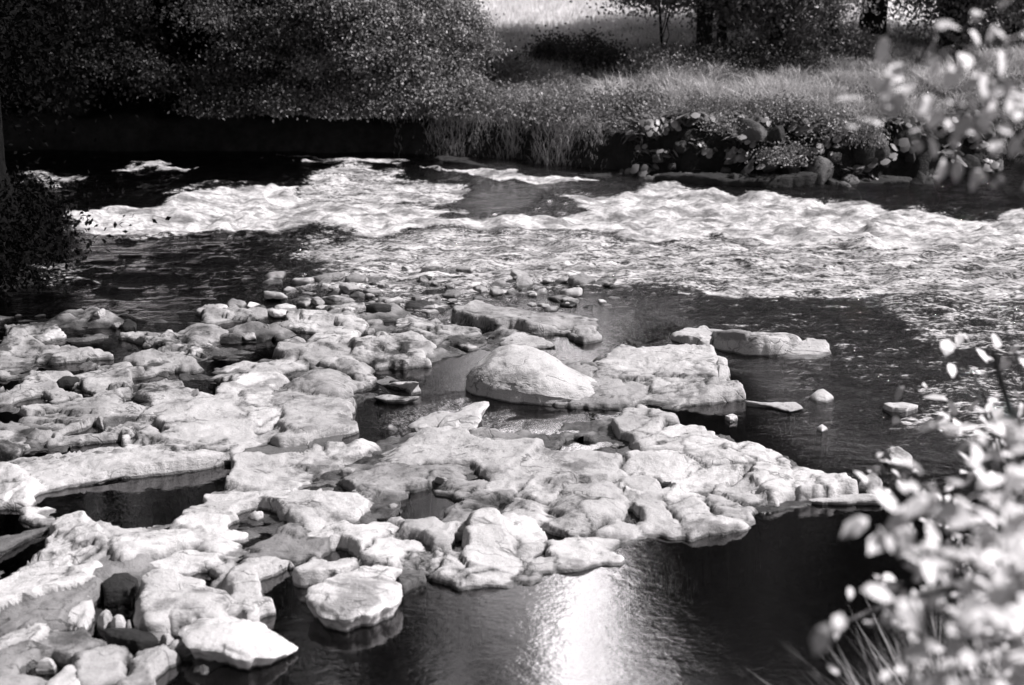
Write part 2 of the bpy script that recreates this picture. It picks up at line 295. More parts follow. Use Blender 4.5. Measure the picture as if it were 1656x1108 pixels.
# region, style (s slab, d dome, w wet, k dark), height of top, outline, label
ROCKS = [
('P','d',.215,'757 628 764 610 785 598 830 596 880 604 925 616 985 628 985 650 930 656 880 654 840 652 800 647 765 638','largest rounded grey boulder rising from the dark pool with a lit crest'),
('C','s',.09,'940 470 1010 450 1200 485 1480 572 1560 580 1640 640 1640 690 1480 712 1300 700 1130 708 950 700','pale low rock running right from the largest grey boulder'),
('P','s',.13,'972 588 1000 573 1035 576 1060 570 1110 568 1140 571 1163 585 1168 605 1150 612 1120 624 1060 632 1040 625 1010 605','pale humped slab right of the largest boulder, parted by a diagonal crack'),
('P','s',.05,'1062 634 1120 630 1160 628 1195 640 1150 647 1100 651 1070 654 1020 656 990 652 1010 640','flat pale tongue of rock in front of the humped slab'),
('P','d',.12,'1154 604 1160 580 1170 590 1179 610 1162 616','small pointed fin of rock at the humped slab corner'),
('C','s',.07,'20 855 160 797 330 797 450 760 505 770 450 850 430 880 300 888 200 864 60 884','thin white leaf-shaped slab lying in front of the largest boulder'),
('K','s',.07,'320 470 400 440 560 450 680 460 735 490 700 530 640 555 600 545 450 530 380 500','flat pale slab with a pointed right end behind the dark pool'),
('K','s',.13,'85 570 200 535 330 525 440 545 445 600 410 625 250 635 120 610','thick square-ended pale slab at the left side of the dark pool'),
('K','s',.11,'580 400 680 365 760 385 880 380 1100 400 1210 390 1215 440 1100 455 990 478 880 470 760 460 640 440','broad rough pale slab below the cobbles and rapids'),
('K','s',.09,'1080 470 1200 460 1240 510 1180 520 1100 505','short white block beside a black hole near the rapids'),
('K','s',.035,'780 520 880 500 1000 520 1055 545 980 550 800 545','thin pale sliver awash behind the largest boulder'),
('K','d',.15,'10 640 60 600 120 605 160 660 150 700 70 692','rounded pale boulder next to the square-ended slab'),
('K','s',.045,'195 700 250 675 340 710 400 765 300 742','pale pointed sliver in the dark pool, the upper of two'),
('K','s',.035,'185 790 250 775 320 793 400 795 330 815 240 815','pale flat sliver in the dark pool, the lower of two'),
('B','d',.17,'650 595 690 540 740 475 870 452 960 465 1060 500 1120 560 1110 610 1040 690 900 680 780 655 660 635','round-ended whale-backed grey boulder with a dark hollow'),
('B','s',.11,'620 345 700 300 800 345 980 340 1100 330 1110 390 1010 400 1000 430 880 440 760 410 660 380','long grey rock with shaded front left of the square-ended slab'),
('P','s',.13,'243 674 268 657 305 650 341 645 366 648 385 665 400 690 410 715 395 722 370 732 345 735 300 724 268 715 256 692','broad smooth pale slab left of the stepped crack'),
('B','s',.14,'610 690 680 640 800 660 960 700 1060 800 1130 860 960 890 660 968 645 860','broad smooth pale slab right of the stepped crack'),
('B','s',.11,'390 645 480 630 590 690 608 738 460 752 400 720','topmost step between the two broad smooth slabs'),
('B','s',.085,'425 765 600 742 630 800 560 808 490 850 440 822','second step between the two broad smooth slabs'),
('B','s',.065,'482 882 560 818 640 832 642 865 500 890','third thin step between the two broad smooth slabs'),
('B','s',.05,'530 905 650 872 660 950 540 942','lowest step, white block between the two broad smooth slabs'),
('P','w',.016,'20 797 60 782 140 777 250 759 370 735 480 714 568 697 545 720 515 734 470 747 430 751 380 745 320 751 220 769 140 784 80 790','long wet grey apron below the broad smooth slabs'),
('P','s',.095,'20 747 55 736 110 740 150 735 200 728 270 719 330 729 366 737 310 750 220 764 130 774 70 777 42 765','long low pale ledge along the upper edge of the dark side pool'),
('A','s',.05,'20 192 130 180 240 186 250 214 170 225 60 206','small white slab at the dark water beside the left bank'),
('A','s',.07,'30 290 130 236 250 226 300 260 180 295 60 305','pale wedge just below the small white slab'),
('A','s',.06,'270 242 330 205 420 250 320 270','small grey diamond-shaped stone near the small white slab'),
('A','s',.09,'270 382 400 332 520 330 680 346 740 380 600 392 420 402 320 402','long grey rock with a black gap beneath it in the ledge field'),
('A','s',.08,'-60 380 100 332 220 332 250 400 260 480 150 500 30 520 -60 480','lumpy pale rock at the upper left edge of the ledge field'),
('A','s',.08,'320 500 420 472 520 482 640 470 760 450 870 480 890 570 760 590 560 600 420 590 330 570','square mottled pale slab left of a rectangular black hole'),
('A','s',.09,'860 440 970 416 1150 420 1260 440 1230 480 1060 480 900 498','white bar of rock above a rectangular black hole'),
('A','s',.07,'1080 372 1130 340 1220 346 1250 400 1120 402','small pale square block among the cracked ledges'),
('A','s',.08,'1080 302 1130 260 1210 290 1212 335 1110 335','pale upright block with dark left face by the dark water'),
('A','d',.13,'1230 205 1320 160 1420 185 1500 215 1400 270 1340 305 1240 282','smooth pale hump at the corner of the dark left water'),
('A','s',.06,'740 228 870 228 1000 250 1050 270 960 290 850 262','thin grey plate at the edge of the dark left water'),
('A','k',.07,'810 200 850 180 910 200 900 226 820 226','small dark knob on the edge of the dark left water'),
('A','s',.08,'200 585 330 552 410 600 500 650 400 690 200 700 80 740 10 722 60 650','sloping grey-topped slab in the left ledge field'),
('A','s',.06,'640 612 760 602 830 650 760 670 640 650','rounded little pale stone beneath the mottled slab'),
('A','s',.08,'1000 655 1100 622 1220 640 1250 680 1140 710 1020 702','smooth pale brick-shaped stone behind the broad slab'),
('A','s',.06,'890 602 1100 572 1350 608 1200 636 1000 640','thin pale plate under the rectangular black hole'),
('A','s',.09,'130 782 350 702 560 692 760 710 900 740 880 780 700 800 560 830 420 876 330 832 180 832','wide cracked pale plate in the middle of the left ledges'),
('A','s',.07,'270 862 430 842 600 832 540 880 400 920 300 950','tilted pale plate pointing at the ragged black gap'),
('A','s',.06,'-40 942 120 902 190 960 120 1010 -40 1032','white slab at the left edge above the long low ledge'),
('A','s',.06,'30 900 100 862 200 880 180 930 60 932','small white block at the left edge of the ledges'),
('A','s',.06,'480 962 640 902 800 882 900 892 960 940 820 968 640 968','narrow white ridge crossing the ragged black gap'),
('A','s',.09,'860 872 950 842 1040 832 1062 930 940 958','pale knob ending at a black cleft beside the broad slab'),
('A','s',.06,'1260 362 1350 312 1400 342 1300 388','pale wedge right of the upright block'),
('A','s',.06,'1380 522 1500 502 1641 520 1641 600 1500 618','pale weathered plate behind the broad smooth slab'),
('B','s',.09,'100 92 150 60 210 100 290 110 340 130 200 150 140 132','pale knobbly stone standing at the cobble field corner'),
('B','d',.10,'270 92 340 56 420 90 440 130 330 128','rounded pale stone with a dark eye in the cobble field'),
('B','s',.05,'20 352 110 322 180 350 100 372','little pale triangle of rock near the smooth hump'),
('B','s',.055,'660 132 760 112 860 140 960 160 1100 150 1200 190 1100 230 900 230 700 200','wide white plate under the cobble field'),
('B','s',.07,'880 272 1030 240 1100 230 1120 310 1000 330 840 285','curled pale slab behind the square-ended slab'),
('B','s',.06,'1430 205 1480 172 1560 190 1600 220 1500 232','white angular stone behind the pointed slab'),
('B','d',.09,'1400 152 1480 112 1550 140 1560 176 1420 168','white rounded stone over a dark gap below the cobbles'),
('B','s',.05,'1000 48 1180 62 1200 100 1000 100','pale flat stone with dark lower edge in the cobble field'),
('B','s',.07,'240 565 420 502 600 520 650 570 600 628 420 628 280 640','rough pale plate behind the stepped crack'),
('B','s',.05,'200 462 400 442 560 422 740 432 740 460 560 500 300 500','strip of broken pale rock left of the whale-backed boulder'),
('E','s',.11,'340 245 440 212 620 196 790 152 860 120 920 170 1000 230 960 300 880 350 720 365 560 378 400 350 270 330','pale sloping slab at the right end of the dark side pool'),
('E','s',.12,'60 470 130 400 250 352 450 362 800 390 1000 402 1110 430 1200 488 980 562 760 528 640 508 480 452 360 490 200 540 60 520','long pale slab with a black slot in the middle of the shelf'),
('E','s',.085,'800 562 870 542 960 570 970 610 800 630','small pale block below the long slotted slab'),
('P','s',.08,'565 777 600 768 645 759 700 754 760 754 745 765 700 775 650 790 610 800 580 795','low pale rock with a dark scooped hollow left of the grey rock pool'),
('P','s',.12,'558 749 590 736 615 729 640 722 660 712 685 703 708 707 738 706 758 715 780 722 830 728 858 727 835 746 816 764 790 757 765 752 700 752 640 756 590 764','longest smooth white slab of the central shelf'),
('P','s',.07,'522 742 545 726 575 723 600 730 575 744 540 749','pale stone behind the left end of the longest white slab'),
('F','s',.10,'880 352 1090 372 1080 410 1040 450 980 528 900 538 700 482 760 430','tilted pale square plate in the middle of the shelf'),
('F','s',.09,'520 470 640 382 760 302 880 252 1060 240 1300 242 1420 290 1370 358 1200 388 1100 358 900 343 780 408 700 468 600 500','curving pale band of rock above the tilted square plate'),
('F','d',.17,'960 585 1070 432 1200 410 1390 402 1430 470 1460 550 1400 610 1290 680 1150 718 1050 690 970 650','bulging rounded pale rock at the centre of the shelf'),
('F','d',.12,'690 560 740 512 860 530 940 580 930 660 880 690 790 660 700 640','knob with a small round pothole beside the bulging rock'),
('F','s',.15,'360 770 430 715 500 700 620 712 720 830 730 910 705 990 640 1040 480 1030 390 1000 360 880','large smooth block standing at the water front of the shelf'),
('F','s',.14,'-80 690 170 662 330 732 330 745 270 858 170 888 90 830 -40 760','pale block with a shaded front left of the large smooth block'),
('F','s',.06,'10 922 140 892 170 978 100 988','small pale stone wedged by the striped plates'),
('F','s',.07,'165 905 238 885 228 970 182 978','narrow pale stone left of the large smooth block'),
('F','s',.09,'250 912 350 885 375 1000 320 1045 240 990','small stained block touching the large smooth block'),
('F','s',.07,'705 685 870 672 900 720 840 828 760 800 702 745','pale stone right of the large smooth block'),
('F','s',.045,'890 812 960 780 1180 790 1320 802 1260 840 1360 880 1390 930 1180 943 1000 910 920 870','low white tongue of rock at the reflecting pool'),
('F','s',.07,'1240 742 1290 682 1400 642 1470 750 1350 770 1180 768','pitted pale slab under the bulging rock'),
('F','s',.06,'200 612 340 562 380 640 330 680 240 650','small white stone at the lower corner of the grey rock pool'),
('F','s',.07,'210 472 330 432 490 442 480 480 520 518 420 513 300 470','pale plate along the upper edge of the grey rock pool'),
('F','s',.05,'360 562 520 542 540 600 480 620 380 612','thin layered stone right of the grey rock pool'),
('F','s',.05,'740 862 860 832 870 890 800 910','little white stone behind the front stones of the shelf'),
('F','s',.035,'730 962 880 892 940 930 900 980 800 1028 722 1010','cracked white stones sloping into the reflecting pool'),
('F','s',.11,'1440 470 1520 432 1700 425 1720 520 1641 545 1500 548 1460 530','smooth pale rock right of the bulging rock'),
('G','s',.15,'0 122 50 96 110 106 230 152 190 240 140 300 60 290 0 270 -60 250 -80 180','domed pale block at the back of the shelf, left of a slanting crack'),
('G','s',.15,'150 292 240 186 340 230 430 226 500 270 600 330 570 400 400 400 220 372 110 370 100 312','domed pale block at the back of the shelf, right of a slanting crack'),
('G','s',.14,'590 402 600 372 820 356 900 390 1030 450 1038 590 980 610 860 640 800 560 740 490 620 442','thick white block at the right of the shelf with a black notch'),
('G','s',.12,'1046 452 1200 492 1340 540 1380 590 1300 618 1180 620 1110 620 1052 600','tapering white block at the right tip of the shelf'),
('G','s',.04,'1110 642 1300 622 1490 612 1560 630 1605 664 1400 667 1220 670','narrow white spit pointing right into the dark water'),
('G','s',.11,'0 402 200 392 560 410 720 470 640 560 540 590 420 618 330 600 250 540 140 520 0 452','broad white plate between the domed blocks and the front edge'),
('G','s',.09,'530 602 640 562 770 552 830 620 740 668 690 680 600 642','pale plate beside the black notch'),
('G','s',.09,'10 692 210 682 240 702 320 800 260 848 100 830 50 772','white front plate of the shelf, left of a fine crack'),
('G','s',.09,'244 692 450 642 500 720 560 760 680 790 600 848 400 858 324 800','white front plate of the shelf, right of a fine crack'),
('G','s',.07,'470 642 600 642 700 690 760 720 700 760 640 770 520 742','low white plate with a black pit near the front edge'),
('G','s',.09,'-40 602 200 632 400 622 430 640 220 668 0 680 -60 642','pale band crossing the shelf behind the front plates'),
('G','w',.014,'770 722 900 662 1100 650 1200 660 1100 700 900 738 820 738','wet grey apron under the right tip of the shelf'),
('G','d',.09,'1440 590 1470 542 1540 520 1610 555 1590 595 1510 605','lone grey rounded stone off the right tip of the shelf'),
('Q','d',.06,'622 792 650 772 690 766 735 795 700 810 650 810','small white dome alone in the dark right water'),
('Q','s',.03,'320 815 400 822 470 815 560 815 600 840 530 858 440 836','flat pale sliver in the dark right water'),
('Q','s',.03,'975 842 1060 816 1135 835 1080 858 1010 858','pale flat stone near the blurred leaves in right water'),
('Q','d',.04,'655 942 680 925 708 945 680 957','tiny pale stone just breaking the dark right water'),
('Q','s',.08,'-10 492 60 462 130 452 180 472 200 510 120 538 40 530','lumpy pale rock at the left of the islet below the rapids'),
('Q','s',.11,'165 448 250 456 370 466 480 480 560 515 480 558 380 563 280 548 200 528','smooth pale islet rock below the rapids'),
('Q','s',.025,'540 562 600 532 690 542 720 575 600 600 500 590','pale ledge awash at the right of the islet'),
('Q','s',.03,'228 882 258 874 280 890 245 897','tiny white stone between the boulder and shelf'),
('Q','d',.09,'960 1062 1040 1040 1110 1080 1100 1112 1000 1112','grey stone behind the sprig of pale leaves'),
('D','s',.08,'-40 105 60 76 130 110 200 230 210 260 100 290 -40 312','pale slab at the left end of the dark side pool'),
('D','s',.09,'-40 425 190 382 240 332 430 326 420 360 330 430 220 470 100 500 -40 535','pale pointed slab at the near left of the dark side pool'),
('D','w',.05,'-40 560 150 492 320 462 310 482 130 560 -40 640','dark wet grooved ramp below the pale pointed slab'),
('D','s',.19,'330 452 580 442 600 480 640 530 590 590 620 650 600 680 450 690 285 705 285 660 320 520','upright pale block with a black left side'),
('D','s',.05,'450 712 580 682 640 720 540 748','small pale wedge under the upright block'),
('D','s',.09,'610 467 720 446 780 485 940 430 1100 402 1160 410 1000 500 900 540 760 558 650 520','pale ridge along the near side of the dark side pool'),
('D','s',.12,'820 640 900 552 1000 502 1150 490 1400 530 1450 570 1330 600 1200 620 1000 678 900 688','pale scored hump right of the upright block'),
('D','s',.08,'1000 692 1200 642 1400 660 1480 700 1300 710 1120 748 1000 740','pale plate above the big smooth foreground block'),
('D','s',.14,'-60 830 150 742 300 732 460 712 540 760 620 752 560 830 540 908 450 940 300 978 100 1000 -60 1000','broad bright white slab at the lower left'),
('H','s',.10,'80 640 300 572 520 532 650 522 520 640 440 718 300 738 200 748 60 720','sloping grey slab below the broad bright slab'),
('H','s',.09,'440 718 530 642 640 562 640 700 560 738 520 758','small white plate beside a thin black crack in the foreground'),
('H','k',.06,'680 500 760 432 860 420 920 452 860 540 700 550','dark rounded stone in the foreground hollow'),
('H','s',.20,'990 462 1030 402 1150 372 1300 430 1470 500 1460 600 1440 668 1300 650 1100 642 1000 700 980 600','big smooth grey foreground block with a black left side'),
('P','s',.13,'305 1030 325 1010 360 1003 400 1008 430 1018 474 1036 440 1055 400 1066 350 1060 310 1050','pointed pale foreground ledge overhanging the black water'),
('H','s',.11,'1000 702 1100 652 1250 740 1230 818 1130 798','pale slope at the foot of the big foreground block'),
('H','d',.085,'650 690 710 640 745 652 730 700 690 712','white pebble in the foreground hollow, the left of the bright pair'),
('H','d',.085,'732 704 780 672 832 680 825 728 765 735','white pebble in the foreground hollow, the right of the bright pair'),
('H','d',.10,'832 742 872 722 874 768 845 772','small grey pebble beneath the bright pair'),
('H','d',.09,'1060 815 1120 798 1190 860 1100 880','white stone lodged at the end of the foreground hollow'),
('H','d',.10,'960 765 1010 750 1050 788 990 800','pale pebble between the dark flat stone and the big block'),
('H','k',.05,'700 785 860 770 1000 790 1060 858 920 878 760 850','dark flat stone under the bright pebbles'),
('H','s',.12,'520 975 600 922 870 892 830 960 770 1060 640 1078 530 1050','smooth front slab of the foreground, left of a black crack'),
('H','s',.12,'785 1060 865 922 1070 882 1080 960 1050 1075 900 1088','smooth front slab of the foreground, right of a black crack'),
('H','s',.08,'300 892 420 852 560 802 640 830 560 900 420 938','grey curved rib of rock in the foreground'),
('H','s',.10,'-40 1000 100 900 230 900 150 990 60 1060 -40 1090','grey slab at the lower left corner'),
('H','d',.08,'235 1005 290 952 372 970 362 1004','pale stone lying in a square hollow'),
('H','s',.09,'20 832 120 752 260 780 340 840 200 860 60 880','rubbly pale plate at the left foreground edge'),
('H','s',.10,'360 1080 470 1000 500 1060 480 1130 340 1130','pale wedge right of the square hollow'),
('H','s',.08,'-40 1085 150 1052 320 1080 300 1140 -40 1140','grey slab at the bottom edge below the square hollow'),
('E','s',.13,'800 682 1000 662 1300 632 1420 642 1350 690 1200 740 1150 800 1050 752 930 740','pale slab over the biggest black overhang'),
('E','s',.11,'480 742 600 682 760 652 900 720 890 800 780 790 620 828 500 792','pale slab with two grey puddled hollows'),
('E','s',.08,'1180 830 1300 762 1420 702 1490 712 1570 768 1420 858 1380 898 1230 870','striped layered white plate under the shaded block'),
('E','s',.07,'1490 850 1600 812 1635 870 1560 910','small white stone right of the striped plate'),
('E','s',.12,'760 930 900 842 1110 880 1090 920 1000 998 900 988','white tilted slab above the smooth front stone'),
('P','s',.14,'505 962 545 942 580 925 610 920 640 925 635 945 632 965 635 978 600 996 560 1000 520 994','smooth white stone jutting over the black water'),
('P','s',.15,'372 962 398 907 450 902 435 920 422 935 430 955 425 985 395 1001 367 995','pale hump with a dark foot beside the black hollow'),
('E','w',.05,'1410 965 1580 960 1590 1000 1440 1058','grey wet stone at the waterline before the shelf'),
('E','s',.07,'160 925 270 862 330 900 260 958','little pale wedge above the big foreground block'),
('E','s',.09,'-20 640 60 560 140 556 250 590 340 660 280 688 100 660','rough pale plate with a black slot on the left shelf'),
('E','s',.08,'0 692 280 700 330 770 180 798 80 770 0 722','pale plate between two black slots'),
]
def parse(reg, s):
    a = np.array([float(v) for v in s.split()]).reshape(-1, 2); x0, y0, k = REG[reg]
    return np.stack([x0 + a[:, 0] * k, y0 + a[:, 1] * k], 1)
def contour(poly, n):
    """closed Catmull-Rom through the polygon, evenly resampled"""
    P = np.asarray(poly); m = len(P); t = np.linspace(0, 1, 12, endpoint=False)[:, None]; out = []
    for i in range(m):
        a, b, c, d = P[i - 1], P[i], P[(i + 1) % m], P[(i + 2) % m]
        cr = 0.5 * (2 * b + (c - a) * t + (2 * a - 5 * b + 4 * c - d) * t ** 2 + (3 * b - a - 3 * c + d) * t ** 3)
        out.append(0.08 * cr + 0.92 * (b + (c - b) * t))
    Q = np.concatenate(out); L = np.concatenate([[0], np.cumsum(np.linalg.norm(np.roll(Q, -1, 0) - Q, axis=1))])
    Qc = np.concatenate([Q, Q[:1]]); s = np.linspace(0, L[-1], n, endpoint=False)
    return np.stack([np.interp(s, L, Qc[:, i]) for i in (0, 1)], 1)
def surf(x, y):
    """one continuous water-worn surface for the whole outcrop: soft swells, thin broken beds, fine roughness"""
    sw = 0.045 * fbm(x * 1.6 + 4, y * 2.4, 1.3, 2, 501) + 0.010 * fbm(x * 5, y * 8, 2.1, 4, 503)
    q = fbm(x * 1.3 + 0.25 * y, y * 3.4, 0.4, 3, 505) * 2.2
    return sw + 0.014 * (np.floor(q) + sstep(0, 0.10, q - np.floor(q)) - q * 0.6)
def rock_mesh(name, cont, style, H, mat, seed, zbot=-0.16, big=None, grow=0.010, flare=None):
    """top surface in rings from centre to outline, then an undercut side; returns mesh and centre"""
    c = cont.mean(0); n = len(cont); size = math.sqrt(max(1e-4, abs(0.5 * np.sum(cont[:, 0] * np.roll(cont[:, 1], -1) - np.roll(cont[:, 0], -1) * cont[:, 1]))))
    nr = np.roll(cont, -1, 0) - np.roll(cont, 1, 0); nr = np.stack([nr[:, 1], -nr[:, 0]], 1); nr /= np.linalg.norm(nr, axis=1)[:, None] + 1e-9
    if ((cont - c) * nr).sum() < 0: nr = -nr
    cont = cont + nr * (fbm(cont[:, 0] * 9, cont[:, 1] * 9, seed * 1.7, 5, seed, .6) * min(0.024, 0.06 * size) * (.35 if style == 'd' else 1))[:, None]
    cont = cont + nr * grow
    nring = 26 if size > 0.12 else 14
    u = np.linspace(0, 1, nring + 1)[1:]; ts = 1 - (1 - u) ** 2.3
    rs = np.random.default_rng(seed); tl = rs.normal(0, 0.075, 2)
    V = [np.array([[c[0], c[1], 0]])]; T = [np.array([0.0])]
    for t in ts: V.append(np.concatenate([c + (cont - c) * t, np.zeros((n, 1))], 1)); T.append(np.full(n, t))
    V = np.concatenate(V); T = np.concatenate(T)
    x, y = V[:, 0], V[:, 1]; de = (1 - T) * size * 0.5
    k_ = min(1.0, H / 0.06) * min(1.0, size / 0.25)
    if style == 'd':
        z = H * (0.34 + 0.66 * np.clip(1 - T ** 3, 0, 1) ** 0.8) + 0.03 * fbm(x * 5, y * 5, seed, 4, seed) * min(size, .5)
    else:
        z = H + surf(x, y) * k_ - 0.014 * k_ * np.exp(-de / 0.010) - 0.007 * k_ * np.exp(-de / 0.05)
    if big is not None: z = z * big(x, y)
    z = z + ((np.stack([x, y], -1) - c) @ tl) * (1 if style == 's' else .2)
    z = np.maximum(z, 0.004); V[:, 2] = z
    if style == 'd': V[:, :2] += np.stack([fbm(V[:, 0] * 4, V[:, 1] * 4, V[:, 2] * 9 + k__, 4, seed + 60) for k__ in (0, 7)], 1) * .02 * min(1, size * 2) * (T < .999)[:, None]; cont = V[-n:, :2] 
    rings = [V]; ze = z[-n:]
    side = np.linspace(0, 1, 7)[1:]
    if flare is None: flare = rs.uniform(-0.15, 0.35) * H if style == 's' else 0.0
    for s_ in side:
        zz = ze + (zbot - ze) * s_ ** 1.2
        lay = vnoise(cont[:, 0] * 2.0, cont[:, 1] * 2.0, zz * 55 + seed, seed) * 0.010 + fbm(cont[:, 0] * 8, cont[:, 1] * 8, zz * 14, 3, seed + 3) * 0.014
        off = (0.004 * math.sin(math.pi * min(1, s_ * 2.2)) if style != 'd' else 0.10 * H * math.sin(math.pi * min(1, s_ * 1.2))) + flare * math.sin(math.pi * min(s_ * 0.9, 0.5)) + lay * min(1, size * 4)
        rings.append(np.concatenate([cont + nr * off[:, None], zz[:, None]], 1))
    V = np.concatenate(rings)
    j = np.arange(n); j2 = (j + 1) % n
    tri = np.stack([np.zeros(n, int), 1 + j, 1 + j2], 1)
    k = np.arange(nring + len(side) - 1)[:, None] * n + 1
    quad = np.stack([k + j, k + n + j, k + n + j2, k + j2], -1).reshape(-1, 4)
    if np.sum(cont[:, 0] * np.roll(cont[:, 1], -1) - np.roll(cont[:, 0], -1) * cont[:, 1]) < 0: tri = tri[:, ::-1]; quad = quad[:, ::-1]
    V = V - np.array([c[0], c[1], 0])
    return mesh(name, V, [tri, quad], mat), c, size
PX_POLYS = []; SLABS = []
M_DIRTY = rock_mat('lichened_limestone', 0.20, 0.54, 0.02, 0.4, 0.85)
M_BED = rock_mat('bedrock', 0.12, 0.34, 0.045, 0.4, 0.85)
MATS = {'s': M_ROCK, 'd': M_ROCK, 'w': M_WET, 'k': M_DARK}
SHELF = []
mt_dirty = lambda rg, P: rg in 'AK' or (rg == 'B' and P[:, 1].max() < 560)
ALONE = ('leaf-shaped', 'jutting', 'sliver', 'pebble', 'awash', 'spit', 'fin of', 'lone ', 'off the right tip', 'lodged', 'sprig', 'islet', 'right water', 'tiny', 'square hollow', 'overhanging the black', 'big smooth grey')
for i, (rg, st, H, pts, label) in enumerate(ROCKS):
    if st == 's' and H > .045: H = .022 + .46 * H
    if st == 'd' and i: H *= .75
    P = parse(rg, pts); PX_POLYS.append(P)
    flat = px2w(P[:, 0], P[:, 1], 0.0 if i == 0 else H * (0.75 if st == 's' else 0.35))
    if st in 'sd' and i and rg != 'Q' and not any(w in label for w in ALONE):
        SHELF.append((contour(px2w(P[:, 0], P[:, 1], H * .45), len(P) * 4), st, H, M_DIRTY if mt_dirty(rg, P) else M_GREY if 'grey' in label else M_ROCK, label)); SLABS.append((flat, H)); continue
    n = int(np.clip(len(P) * 12, 70, 200))
    big = None
    mt = MATS[st]
    if st == 's' and rg in 'AK' or (rg == 'B' and P[:, 1].max() < 560): mt = M_DIRTY
    if st in 'sd' and rg not in 'QPC': SLABS.append((flat, H))
    if 'grey' in label and st != 'w' and H < .1: mt = M_GREY
    name = 'boulder' if st in 'd' and H > .09 else ('pebble' if 'pebble' in label else 'rock_slab' if st in 'sw' else 'stone')
    if i == 0:      # the largest boulder: crest at its left half, falling to the right
        x0 = px2w(790, 610)[0]; x1 = px2w(960, 640)[0]
        big = lambda x, y: 1.08 - 0.72 * sstep(x0 + .22, x1 + .1, x)
    me, c, sz = rock_mesh(name, contour(flat, n), st, H, mt, i + 1, big=big, grow=0.022 if st == 's' and H > .045 else 0.0, flare=-0.05 if any(w in label for w in ('overhang', 'leaf-shaped', 'jutting', 'black side', 'sliver')) else None)
    o = obj(name, me, None, (c[0], c[1], 0.0)); tag(o, label, 'boulder' if name == 'boulder' else 'pebble' if name == 'pebble' else 'rock', None, 'thing')

# ------------------------------------------------------------------ terrain
EX = np.array([-400, -12, -6, -1.3, -0.3, 0.6, 1.55, 2.4, 3.4, 4.6, 5.3, 5.65, 5.95, 7, 12, 400.])
EY = np.array([17.8, 17.6, 17.5, 17.35, 17.0, 16.5, 15.9, 15.6, 15.45, 15.6, 15.9, 16.3, 16.9, 17.1, 17.6, 17.8])
edge = lambda x: np.interp(x, EX, EY) + 0.10 * fbm(np.asarray(x) * 1.7, 0.3, 0, 3, 12)
ZONES = [ # px outline of shallow rock, level of bed
 ('280 805 380 748 560 722 690 702 900 690 1010 668 1170 702 1360 782 1420 806 1200 848 1000 900 830 930 640 945 470 1036 430 1060 300 1108 -200 1150 -200 900 80 850 280 840', -0.2),
 ('-300 520 330 500 560 470 960 520 950 545 690 590 580 655 560 690 400 730 250 755 0 790 -300 800', -0.2),
 ('770 640 900 600 1000 575 1160 580 1180 636 960 652', -0.2),
 ('300 500 480 452 760 440 1010 450 1000 510 700 530', -0.03)]
ZP = [(px2w(*np.array([float(v) for v in s.split()]).reshape(-1, 2).T, 0.0), lv) for s, lv in ZONES]
def ground_z(x, y):
    x = np.asarray(x, float); y = np.asarray(y, float); P = np.stack([x, y], -1)
    z = -0.33 + 0.07 * fbm(x * 1.6, y * 1.6, 0, 4, 3)
    near = (np.abs(x) < 12) & (y > 3) & (y < 19)
    if near.any():
        Q = P[near]; zn = z[near]
        wx = Q + 0.06 * np.stack([fbm(Q[:, 0] * 5, Q[:, 1] * 5, 0, 3, 41), fbm(Q[:, 0] * 5, Q[:, 1] * 5, 0, 3, 42)], -1)
        for poly, lv in ZP:
            k = sstep(-0.22, 0.12, sdf(wx, poly)); zn = zn * (1 - k) + k * (lv + 0.040 * fbm(Q[:, 0] * 6, Q[:, 1] * 9, 0, 4, 8))
        z[near] = zn
    s = y - edge(x)
    h = 0.50 + 0.12 * sstep(1.0, 2.5, x)
    bank = -0.35 + (h + 0.35) * sstep(-0.05, 0.42, s) + 0.05 * fbm(x * 3, y * 3, 0, 3, 21) * sstep(0, 0.3, s)
    bank = bank + 0.055 * np.clip(s - 0.4, 0, 5) + 0.032 * np.clip(s - 5.4, 0, 60) + 0.12 * np.clip(s - 65, 0, 90) + 0.06 * np.clip(s - 155, 0, 250)
    z = np.where(s > -0.3, np.maximum(z, bank), z)
    nb = 1.35 * sstep(4.3, 1.0, y - 0.35 * np.clip(x, -1, 2.5) + 0.25 * fbm(x * 1.2, y * 1.2, 0, 3, 51)) - 0.33
    z = np.where(y < 6, np.maximum(z, nb), z)
    lm = -0.35 + 0.42 * sstep(-3.75, -4.6, x + 0.35 * fbm(y * 1.3, x * 0.7, 0, 3, 61) + 0.05 * np.abs(y - 12)) 
    z = np.where(x < -3, np.maximum(z, np.where((y > 8.0) & (y < 13.6), lm * sstep(13.6, 12.9, y) * sstep(8, 10.5, y) - 0.35 * (1 - sstep(13.6, 12.9, y) * sstep(8, 10.5, y)), -9)), z)
    rm = -0.35 + 0.9 * sstep(7.0, 9.5, x); z = np.where((x > 6) & (y < 17), np.maximum(z, rm), z)
    return z
def axis(brk):
    out = []
    for a, b, st in brk: out.append(np.arange(a, b, st))
    return np.concatenate(out + [[brk[-1][1]]])
xs = axis([(-400, -60, 20), (-60, -14, 3), (-14, -7, .25), (-7, 7.5, .05), (7.5, 14, .25), (14, 60, 3), (60, 401, 20)])
ys = axis([(-80, -6, 5), (-6, 3, .3), (3, 10.5, .04), (10.5, 18.5, .06), (18.5, 27, .15), (27, 60, 1), (60, 460, 12)])
X, Y, F = grid(xs, ys); Z = ground_z(X, Y); s_ = Y - edge(X)
me = mesh('ground', np.stack([X, Y, Z], 1), [F], M_GROUND, True, {'bed': (1 - sstep(0.02, 0.25, Z)) * sstep(-3.9, -3.5, X), 'meadow': sstep(0.4, 0.8, s_) * sstep(-1.6, -.9, X), 'hay': sstep(4.9, 6.0, s_ + 0.5 * fbm(X * 0.7, Y * 0.7, 0, 3, 77)) * sstep(-2.2, -1.4, X)})
